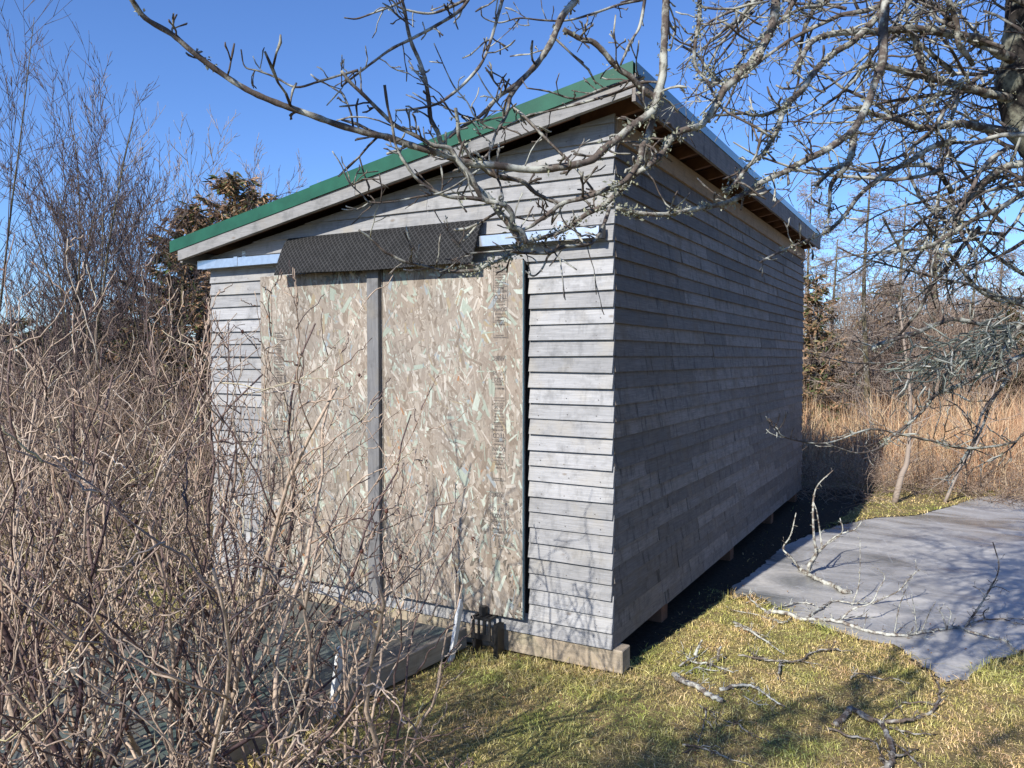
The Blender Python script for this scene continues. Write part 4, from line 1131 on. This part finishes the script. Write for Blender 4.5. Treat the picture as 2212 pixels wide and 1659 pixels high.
def lawn_points(n, x0, x1, y0, y1):
    x = nrg.uniform(x0, x1, n); y = nrg.uniform(y0, y1, n)
    ok = ~inside(ICE, x+nrg.normal(0, .022, n), y+nrg.normal(0, .022, n))
    ok &= ~((x > LX) & (x < 0.0) & (y > -0.02) & (y < LY))
    ok &= ~((y < -0.1) & (y > -2.75) & (x < -0.985+0.122*(y+0.13)+0.0) & (x > -2.93))
    return np.stack([x[ok], y[ok], np.full(ok.sum(), GZ-0.004)], -1)
PTS = np.vstack([lawn_points(190000, -1.6, 3.4, -3.2, 2.2), lawn_points(30000, 0.0, 4.5, 2.2, 9.5), lawn_points(26000, -4.6, -0.9, -4.2, 0.4)])
cl = np.sin(PTS[:, 0]*7.3+1.3*np.sin(PTS[:, 1]*4.1))*np.sin(PTS[:, 1]*6.1+1.7*np.sin(PTS[:, 0]*3.3))
keep = ~((PTS[:, 0] > 0) & (PTS[:, 0] < np.minimum(0.88, 0.01+0.108*PTS[:, 1])) & (PTS[:, 1] > 0.3) & (nrg.random(len(PTS)) < 0.93))
PTS = PTS[keep]; cl = cl[keep]
cl2 = np.sin(PTS[:, 0]*23+2*np.sin(PTS[:, 1]*17))*np.sin(PTS[:, 1]*21+2*np.sin(PTS[:, 0]*15))
hh = nrg.gamma(3.0, 0.0052, len(PTS))*(1+0.35*cl+0.45*cl2)+0.006
# ragged, longer growth along the edge of the ice
ed = np.array(ICE)[::3]; sub = np.where((PTS[:, 0] > 0.2) & (PTS[:, 1] > 0.2))[0]
dmin = np.array([np.min(np.hypot(ed[:, 0]-a, ed[:, 1]-b)) for a, b in PTS[sub][:, :2]])
hh[sub] *= np.where(dmin < 0.10, 1.8, 1.0)
hh *= np.where((PTS[:, 1] > -0.42) & (PTS[:, 1] < -0.0) & (PTS[:, 0] > -0.95) & (PTS[:, 0] < 0.2), 1.75, 1.0)
dist = np.hypot(PTS[:, 0]-CAM[0], PTS[:, 1]-CAM[1])
lg = blades('lawn_grass', PTS, hh, nrg.uniform(0.0022, 0.0050, len(PTS))*np.maximum(1, dist/4.5), 1.7, M['grass'], 6, seg=3)
tag(lg, 'short yellow green lawn grass in front of the shed and round the puddle', 'grass', kind='stuff')
# dead leaves and bits of bark strewn over the lawn
vs_, fs_ = [], []
lr = random.Random(4)
for k in range(1100):
    x, y = lr.uniform(-1.4, 3.2), lr.uniform(-2.4, 2.4)
    if bool(inside(ICE, np.array([x]), np.array([y]))[0]) and lr.random() < 0.55: continue
    if x < 0 and y > -.1: continue
    s = lr.uniform(0.004, 0.013); a = lr.uniform(0, 6.28); c = np.array([x, y, GZ+lr.uniform(0.010, 0.028)])
    u = np.array([math.cos(a), math.sin(a), lr.uniform(-.4, .4)]); v = np.array([-math.sin(a), math.cos(a), lr.uniform(-.4, .4)])
    i = len(vs_)
    vs_ += [c-u*s, c-u*s*.3+v*s*.5, c+u*s*.5+v*s*.45+np.array([0, 0, s*.3]), c+u*s, c+u*s*.4-v*s*.5, c-u*s*.4-v*s*.45+np.array([0, 0, s*.25])]
    fs_.append(tuple(range(i, i+6)))
lf = link('leaf_litter', mesh_np('leaf_litter', np.array(vs_), [np.array(fs_)]), M['leaf'])
tag(lf, 'scattered dead leaves and bark crumbs on the lawn', 'leaves', kind='stuff')

# ------------------------------------------------------------------ dry tall grass behind the puddle
n = 52000
X = np.concatenate([nrg.uniform(-1.5, 9, 34000), nrg.uniform(-2, 26, 18000)]); Y = np.concatenate([8.9+nrg.gamma(1.6, 2.6, 34000), nrg.uniform(14, 34, 18000)])
edge = 8.9+0.5*np.sin(X*1.9)+0.35*np.sin(X*4.3+1)-0.10*X
keep = (Y > edge)
X, Y = X[keep], Y[keep]
PT = np.stack([X, Y, np.full(len(X), GZ)], -1)
df = np.clip((Y-edge[keep])/3.0, 0.30, 1.0)
hh = nrg.uniform(0.5, 1.5, len(X))*df*(1+0.38*np.sin(X*2.1)*np.sin(Y*1.7))
rd = blades('tall_grass', PT, hh, nrg.uniform(0.006, 0.013, len(X))*np.maximum(1, Y/14), 0.62, M['reed'], 9, seg=3)
tag(rd, 'dry orange tan tall grass standing behind the frozen puddle', 'tall grass', kind='stuff')
# low brown tangle at its foot
rng = random.Random(31)
L = []
for k in range(1700):
    x = rng.uniform(-0.6, 7.5); y = 8.5-0.10*x+rng.uniform(-0.2, 2.2)-(1.2 if x < 0.9 else 0)
    p = np.array([x, y, GZ]); d = unit(np.array([rng.uniform(-1, 1), rng.uniform(-1, .4), rng.uniform(0.25, 1.1)]))
    out = []; grow(out, p, d, rng.uniform(0.35, 0.95), 0.0045, 0, rng, 0.25, -0.10, (3,), (0.4, 0.9), (0.3, 0.6), 6, 0.003)
    L += [(P, R_) for P, R_, _ in out]
o = tube_mesh('bramble_tangle', L, M['brush'], sides=3); tag(o, 'low brown tangle of dead stems along the front of the tall grass', 'brambles', kind='stuff')

# ------------------------------------------------------------------ rose bushes
rng = random.Random(91)
def top_at(px):
    xs = [-200, 0, 150, 300, 420, 560, 650, 740, 800, 900, 1000, 1080]
    ys = [690, 720, 700, 730, 640, 700, 660, 850, 870, 1000, 1230, 1330]
    return float(np.interp(px, xs, ys))
def rose_bush(label, n, pxr, dr, hf, seed, thick=1.0, spread=0.22, hips=10, arch=0.0, twig=1.0):
    rg = random.Random(seed)
    t = thing('rose_bush', label, 'bush', tuple(ground_at(sum(pxr)/2, sum(dr)/2)), 'bare rose bushes in front of the shed')
    L = []; prick = []; hp = []
    nc = max(3, n//7); cents = [(rg.uniform(*pxr), rg.uniform(*dr)) for _ in range(nc)]
    for k in range(n):
        cx_, cd_ = cents[k % nc]; px, d = cx_, cd_
        fan = np.array([rg.gauss(0, 1), rg.gauss(0, 1), 0.0])
        b = ground_at(px, d)+fan*0.055
        ztop = CAM[2]+((PXH/2-top_at(px))/PXF-PITCH)*d
        H = max(0.35, (ztop-GZ)*rg.uniform(0.40, 1.0)**0.8*hf)
        tilt = np.array([0, 0, 1.0])+fan*spread+np.array([rg.gauss(0, .07), rg.gauss(0, .07), 0])
        r0 = rg.choice([0.006, 0.0075, 0.009, 0.0125])*thick*(0.75+0.25*min(1.6, H))
        out = []
        grow(out, b, tilt, H*1.10, r0, 0, rg, 0.26, 0.05-arch, (int((3+H*2.0)*twig), 3), (0.4, 1.0), (0.20, 0.50), 11, 0.0034*thick, 0.30, 0.32)
        # the bushes stop at the edge of the lawn and keep to their own height
        tips = [px_of(P[-1]) for P, _, lev in out if lev == 0]+[px_of(P[6]) for P, _, lev in out if lev == 0]
        if any(x > 1035 or (x > 520 and y < top_at(x)-90) for x, y in tips): continue
        for P, R_, lev in out:
            ax, ay = px_of(P[-1])
            if lev > 0 and (ax > 1070 or (ax > 730 and ay > 1230 and rg.random() < 0.40)): continue
            P[1:-1] += np.array([[rg.uniform(-.006, .006) for _ in range(3)] for _ in range(len(P)-2)])
            L.append((P, R_))
            if lev <= 1 and rg.random() < 0.7:
                for _ in range(22 if lev == 0 else 5):
                    i = rg.randrange(len(P)-1); p = P[i]+(P[i+1]-P[i])*rg.random()
                    dd = unit(np.cross(P[i+1]-P[i], rand_dir(rg)))
                    prick.append((np.array([p, p+dd*(R_[i]+0.0055)]), np.array([0.0014, 0.0004])))
            if lev >= 1 and rg.random() < 0.02: hp.append(P[-1])
    tube_mesh('canes', L+prick, M['rose'], t)
    if hp:
        HL = []
        for p in hp[:hips]:
            HL.append((np.array([p+np.array([0, 0, z]) for z in (0.006, 0.003, -0.004, -0.010, -0.013)]), np.array([0.002, 0.006, 0.008, 0.006, 0.002])))
            for _ in range(4):
                dd = unit(rand_dir(rg)+np.array([0, 0, -.5])); q = p+np.array([0, 0, -0.012])
                HL.append((np.array([q, q+dd*.006, q+dd*.014]), np.array([0.0012, 0.001, 0.0005])))
        h_ = tube_mesh('rose_hips', HL, M['hip'], t, sides=6); tag(h_, kind='stuff')
    return t
rose_bush('tallest dense bare rose bush filling the left edge of the view', 54, (-160, 230), (2.4, 4.8), 1.0, 1, hips=14)
rose_bush('thorny bare rose bush leaning before the left siding strip of the shed', 40, (230, 520), (2.6, 4.7), 0.97, 2, hips=12)
rose_bush('bare rose bush standing in front of the left strand board door', 20, (520, 740), (2.7, 4.0), 0.84, 3, hips=12)
rose_bush('lower bare rose bush by the white stakes at the right kerb of the ramp', 15, (740, 950), (2.8, 3.8), 0.82, 4, hips=8)
rose_bush('short twiggy rose bush at the bottom edge next to the open lawn', 26, (780, 1020), (2.4, 3.0), 0.55, 5, spread=0.5, arch=0.05)
rose_bush('tangled old rose bush with arching grey canes in the bottom left corner', 36, (-250, 640), (2.2, 2.9), 0.62, 6, thick=1.15, spread=0.55, arch=0.06)
rose_bush('far rose bush beyond the ramp left of the shed', 64, (-200, 400), (5.4, 7.6), 0.92, 7, thick=1.2)

# ------------------------------------------------------------------ trees
rng = random.Random(55)
def stem_tree(label, px, d, ytop, stems, mat, seed, name='bare_tree', cat='tree', group='bare trees left of the shed', dens=1.0, spread=0.16, rs=1.0):
    rg = random.Random(seed)
    b = ground_at(px, d); H = CAM[2]+(PXH/2-ytop)/PXF*d-PITCH*d-GZ
    t = thing(name, label, cat, tuple(b), group)
    T, K = [], []
    for s in range(stems):
        out = []
        dirv = np.array([rg.gauss(0, spread), rg.gauss(0, spread), 1.0])
        grow(out, b+np.array([rg.uniform(-.12, .12), rg.uniform(-.12, .12), 0]), dirv, H*rg.uniform(0.68, 1.0), 0.0085*H*rg.uniform(.7, 1.1)/math.sqrt(stems)*1.3*rs, 0, rg, 0.07, 0.05,
             (int(13*dens), int(7*dens), 4), (0.30, 0.75), (0.28, 0.52), 9, 0.0042*d/11, 0.18, 0.18)
        for P, R_, lev in out: (T if lev == 0 else K).append((P, R_))
    tube_mesh('trunk', T, M['trunk'], t, sides=7)
    tube_mesh('crown', K, mat, t)
    return t
stem_tree('tall bare tree with spreading limbs at the far left edge', -90, 9.5, -160, 4, M['birch'], 1, spread=0.12, rs=0.6, dens=0.75)
stem_tree('bare multi stemmed tree with the highest top among those left of the spruce', 185, 11, 215, 4, M['birch'], 2)
stem_tree('thin bare tree rising close beside the left edge of the view', 85, 12, 290, 3, M['birch'], 3)
stem_tree('dark bare tree with many upswept twigs before the brown spruces', 285, 11.5, 285, 4, M['birch'], 4)
stem_tree('rounded bare tree nearest the low end of the roof', 375, 12.5, 385, 4, M['birch'], 5)
stem_tree('farther pale bare tree showing between the front ones at left', 30, 15, 260, 3, M['larch'], 6)
stem_tree('slender bare tree behind the multi stemmed one', 235, 16, 330, 3, M['birch'], 7)
stem_tree('low bare alder in front of the dark spruce left of the shed', 330, 9.5, 560, 5, M['birch'], 8, spread=0.3)
stem_tree('small bare alder rising from the brush at far left', 120, 9.5, 520, 5, M['birch'], 9, spread=0.3)
stem_tree('thin bare tree just showing above the roof right of the spruce', 590, 18, 400, 3, M['larch'], 10)

def conifer(label, px, d, ytop, wid, mat, seed, name='spruce', group='spruces round the clearing', base=0.08, dens=1.0, tip=None):
    rg = random.Random(seed); b = ground_at(px, d); H = CAM[2]+(PXH/2-ytop)/PXF*d-PITCH*d-GZ
    t = thing(name, label, 'tree', tuple(b), group)
    tube_mesh('trunk', [(np.array([b, b+np.array([0.02, 0, H*.5]), b+np.array([0, 0.02, H])]), np.array([0.016*H, 0.010*H, 0.004*H]))], M['trunk'], t, sides=8)
    Vv, Ff, BR = [], [], []
    nb = int(H*26*dens)
    for k in range(nb):
        u = base+(0.985-base)*(k+rg.random())/nb
        z = H*u; L = wid*(1-u)**0.75*rg.uniform(0.55, 1.15)+0.10
        az = rg.uniform(0, 6.283); o = np.array([math.cos(az), math.sin(az), 0])
        pts = [b+np.array([0, 0, z])+o*L*s+np.array([0, 0, L*(0.30*s*u-0.34*s*(1-u)+0.16*s*s)]) for s in (0, .33, .66, 1)]
        BR.append((np.array(pts), np.array([0.008, 0.006, 0.004, 0.002])*max(1, d/12)))
        ns = max(14, int(L*105*dens))
        for j in range(ns):
            s = rg.uniform(0.12, 1.02); f = min(2.999, s*3); i = int(f)
            p = pts[min(i, 2)]+(pts[min(i, 2)+1]-pts[min(i, 2)])*(f-i)
            dd = unit(o*rg.uniform(0.2, 1)+np.array([rg.uniform(-.9, .9), rg.uniform(-.9, .9), rg.uniform(-.75, .35)]))
            l = rg.uniform(0.07, 0.19)*max(0.8, d/14); w = l*rg.uniform(0.07, 0.15)
            sd = unit(np.cross(dd, rand_dir(rg)))*w
            i0 = len(Vv); Vv += [p-sd*.5, p+dd*l*.5-sd, p+dd*l, p+dd*l*.5+sd]; Ff.append((i0, i0+1, i0+2, i0+3))
    tube_mesh('branches', BR, M['larch'], t, sides=3)
    link('crown', mesh_np('crown', np.array(Vv), [np.array(Ff)]), mat, t)
    return t
conifer('brown topped spruce whose green tip shows above the low end of the roof', 510, 14.5, 374, 2.5, M['spruce'], 1, dens=1.5)
conifer('browned spruce standing left of the taller one behind the roof end', 428, 14, 446, 2.3, M['spruce'], 2, dens=1.5)
conifer('dark broad spruce half hidden by bushes left of the siding', 395, 11.5, 530, 1.5, M['spruce'], 3)
conifer('low dark spruce far behind the bare trees at left', 240, 22, 668, 2.4, M['spruce_dark'], 4)
conifer('small dark spruce at the far left behind the rose bushes', 40, 20, 690, 2.2, M['spruce_dark'], 5)
conifer('brown spruce close behind the far corner of the shed', 1760, 17, 590, 0.9, M['spruce'], 6)
conifer('brown evergreen with thick trunk right of the slim larch', 2005, 22, 480, 1.3, M['spruce'], 7, dens=0.45)
conifer('dark green spruce low behind the torn limb at right', 2165, 19, 640, 1.6, M['spruce_dark'], 8)
conifer('brown spruce in the brush between the larch and the wall', 1905, 21, 610, 1.8, M['spruce'], 9)

def larch(label, px, d, ytop, wid, seed, r=0.11):
    rg = random.Random(seed); b = ground_at(px, d); H = CAM[2]+(PXH/2-ytop)/PXF*d-PITCH*d-GZ
    t = thing('larch', label, 'tree', tuple(b), 'bare larches behind the shed')
    tube_mesh('trunk', [(np.array([b+np.array([0.05*math.sin(i), 0.05*math.cos(i*1.3), H*i/8]) for i in range(9)]), np.linspace(r, 0.012, 9))], M['trunk'], t, sides=8)
    K = []
    for k in range(int(H*13)):
        u = 0.10+0.88*(k+rg.random())/(H*13); L = wid*(1-u)**0.6*rg.uniform(0.5, 1.15)+.1
        az = rg.uniform(0, 6.283); dirv = np.array([math.cos(az), math.sin(az), rg.uniform(-.1, .3)])
        out = []; grow(out, b+np.array([0, 0, H*u]), dirv, L, 0.009, 0, rg, 0.12, -0.02, (13, 5), (0.5, 1.1), (0.25, 0.5), 6, 0.0040*d/16, 0.1, 0.3)
        K += [(P, R_) for P, R_, _ in out]
    tube_mesh('crown', K, M['larch'], t, sides=3)
larch('slim bare larch with pale trunk seen just right of the shed', 1868, 16, 360, 1.5, 1, 0.075)
larch('bare larch with a thicker trunk behind the hanging apple twigs', 2020, 21, 310, 1.8, 2, 0.10)
larch('fine twigged larch whose top shows over the eave', 1745, 24, 385, 2.1, 3, 0.07)
larch('distant bare larch at the right edge of the view', 2160, 24, 470, 1.8, 4, 0.07)
larch('pale bare larch between the slim one and the thicker one', 1945, 19, 430, 1.5, 5, 0.09)
larch('bare larch standing right of the hanging twigs', 2100, 18, 540, 1.4, 6, 0.06)
larch('dense twigged bare larch low beside the far corner of the shed', 1800, 18, 520, 1.6, 7, 0.06)
def sapling(label, o, pts, d, w0, w1):
    P = np.array([at(o[0]+x/3, o[1]+y/3, d) for x, y in pts]); P[0][2] = GZ
    S = spline(P, 4); r = np.linspace(w0, w1, len(S))/3*d/PXF/2
    L = [(S, r)]
    rg = random.Random(int(pts[0][0]))
    for k in range(16):
        i = rg.randrange(4, len(S)-1); out = []
        grow(out, S[i], unit(rand_dir(rg)+np.array([0, 0, .7])), rg.uniform(.4, 1.0), 0.006, 0, rg, 0.12, .05, (4,), (0.4, .8), (.3, .5), 6, 0.003)
        L += [(A, B) for A, B, _ in out]
    tag(tube_mesh('sapling', L, M['larch'], None), label, 'sapling', 'saplings behind the puddle')
sapling('brown sapling standing behind the back edge of the puddle', O6, [(1375, 1510), (1420, 1420), (1450, 1350), (1465, 1230), (1470, 1150), (1475, 900), (1440, 600), (1400, 300)], 11.0, 40, 12)
sapling('thin leaning sapling between the brown one and the right edge', O6, [(1700, 1490), (1800, 1370), (1890, 1250), (1930, 1130), (1990, 960), (2060, 700)], 11.0, 22, 8)

# brush and far woods
def brush(name, label, n, pxr, dr, hr, mat, seed, r=0.006, kids=(7, 3)):
    rg = random.Random(seed); L = []
    for k in range(n):
        px = rg.uniform(*pxr); d = dr[0]+(dr[1]-dr[0])*rg.random()**1.2; b = ground_at(px, d)
        out = []; grow(out, b, np.array([rg.gauss(0, .25), rg.gauss(0, .25), 1.0]), rg.uniform(*hr), r*d/11, 0, rg, 0.13, 0.03, kids, (0.35, 0.85), (0.3, 0.55), 7, 0.0034*d/11, 0.15, 0.3)
        L += [(P, R_) for P, R_, _ in out]
    tag(tube_mesh(name, L, mat, None, sides=3), label, 'brush', kind='stuff')
brush('brush', 'brown leafless shrubs massed between the tall grass and the far trees', 720, (1640, 2420), (17, 28), (1.4, 3.9), M['brush'], 1)
brush('brush', 'brown leafless undergrowth behind the rose bushes left of the shed', 360, (-250, 470), (7, 17), (0.9, 2.1), M['brush'], 2)
rg = random.Random(8); Vv, Ff = [], []
for k in range(26000):
    px = rg.uniform(-700, 2900); d = rg.uniform(48, 75); b = ground_at(px, d)
    hz = 3.0+1.6*math.sin(px*.013)+1.0*math.sin(px*.041+2)+0.8*math.sin(px*.11)
    if px > 1500: hz += 2.2
    z = rg.random()**0.7*max(1.5, hz)*rg.uniform(.7, 1.1)
    p = b+np.array([0, 0, z-1]); s = rg.uniform(0.25, 0.6)
    u = rand_dir(rg)*s; v = unit(np.cross(u, rand_dir(rg)))*s*.5
    i = len(Vv); Vv += [p-u, p-v, p+u, p+v]; Ff.append((i, i+1, i+2, i+3))
for k in range(15000):      # unseen trees added at right to block sky light from the side wall
    tx = rg.choice([(8.5, -4.0), (9.5, -1.0), (8.0, 1.5), (9.0, 4.5), (8.0, 7.5), (9.5, 10.5), (11.0, 14.0), (8.5, 17.5), (12.0, -8.0)])
    hgt = 5.5+2.5*math.sin(tx[0]*7+tx[1]); u = rg.random()**1.3; a = rg.uniform(0, 6.283); w = 1.9*(1-u)**.8*rg.random()**.4
    p = np.array([tx[0]+w*math.cos(a), tx[1]+w*math.sin(a), GZ+.1+hgt*u]); s = rg.uniform(0.10, 0.26)
    dq = unit(np.array([math.cos(a), math.sin(a), rg.uniform(-.6, .2)])+rand_dir(rg)*.5)*s; v = unit(np.cross(dq, rand_dir(rg)))*s*.35
    i = len(Vv); Vv += [p-dq, p-v, p+dq, p+v]; Ff.append((i, i+1, i+2, i+3))
o = link('far_woods_and_blockers', mesh_np('far_woods_and_blockers', np.array(Vv), [np.array(Ff)]), M['woods'])
tag(o, 'low dark line of distant woods plus unseen trees added at right to block sky light', 'woods', kind='stuff')
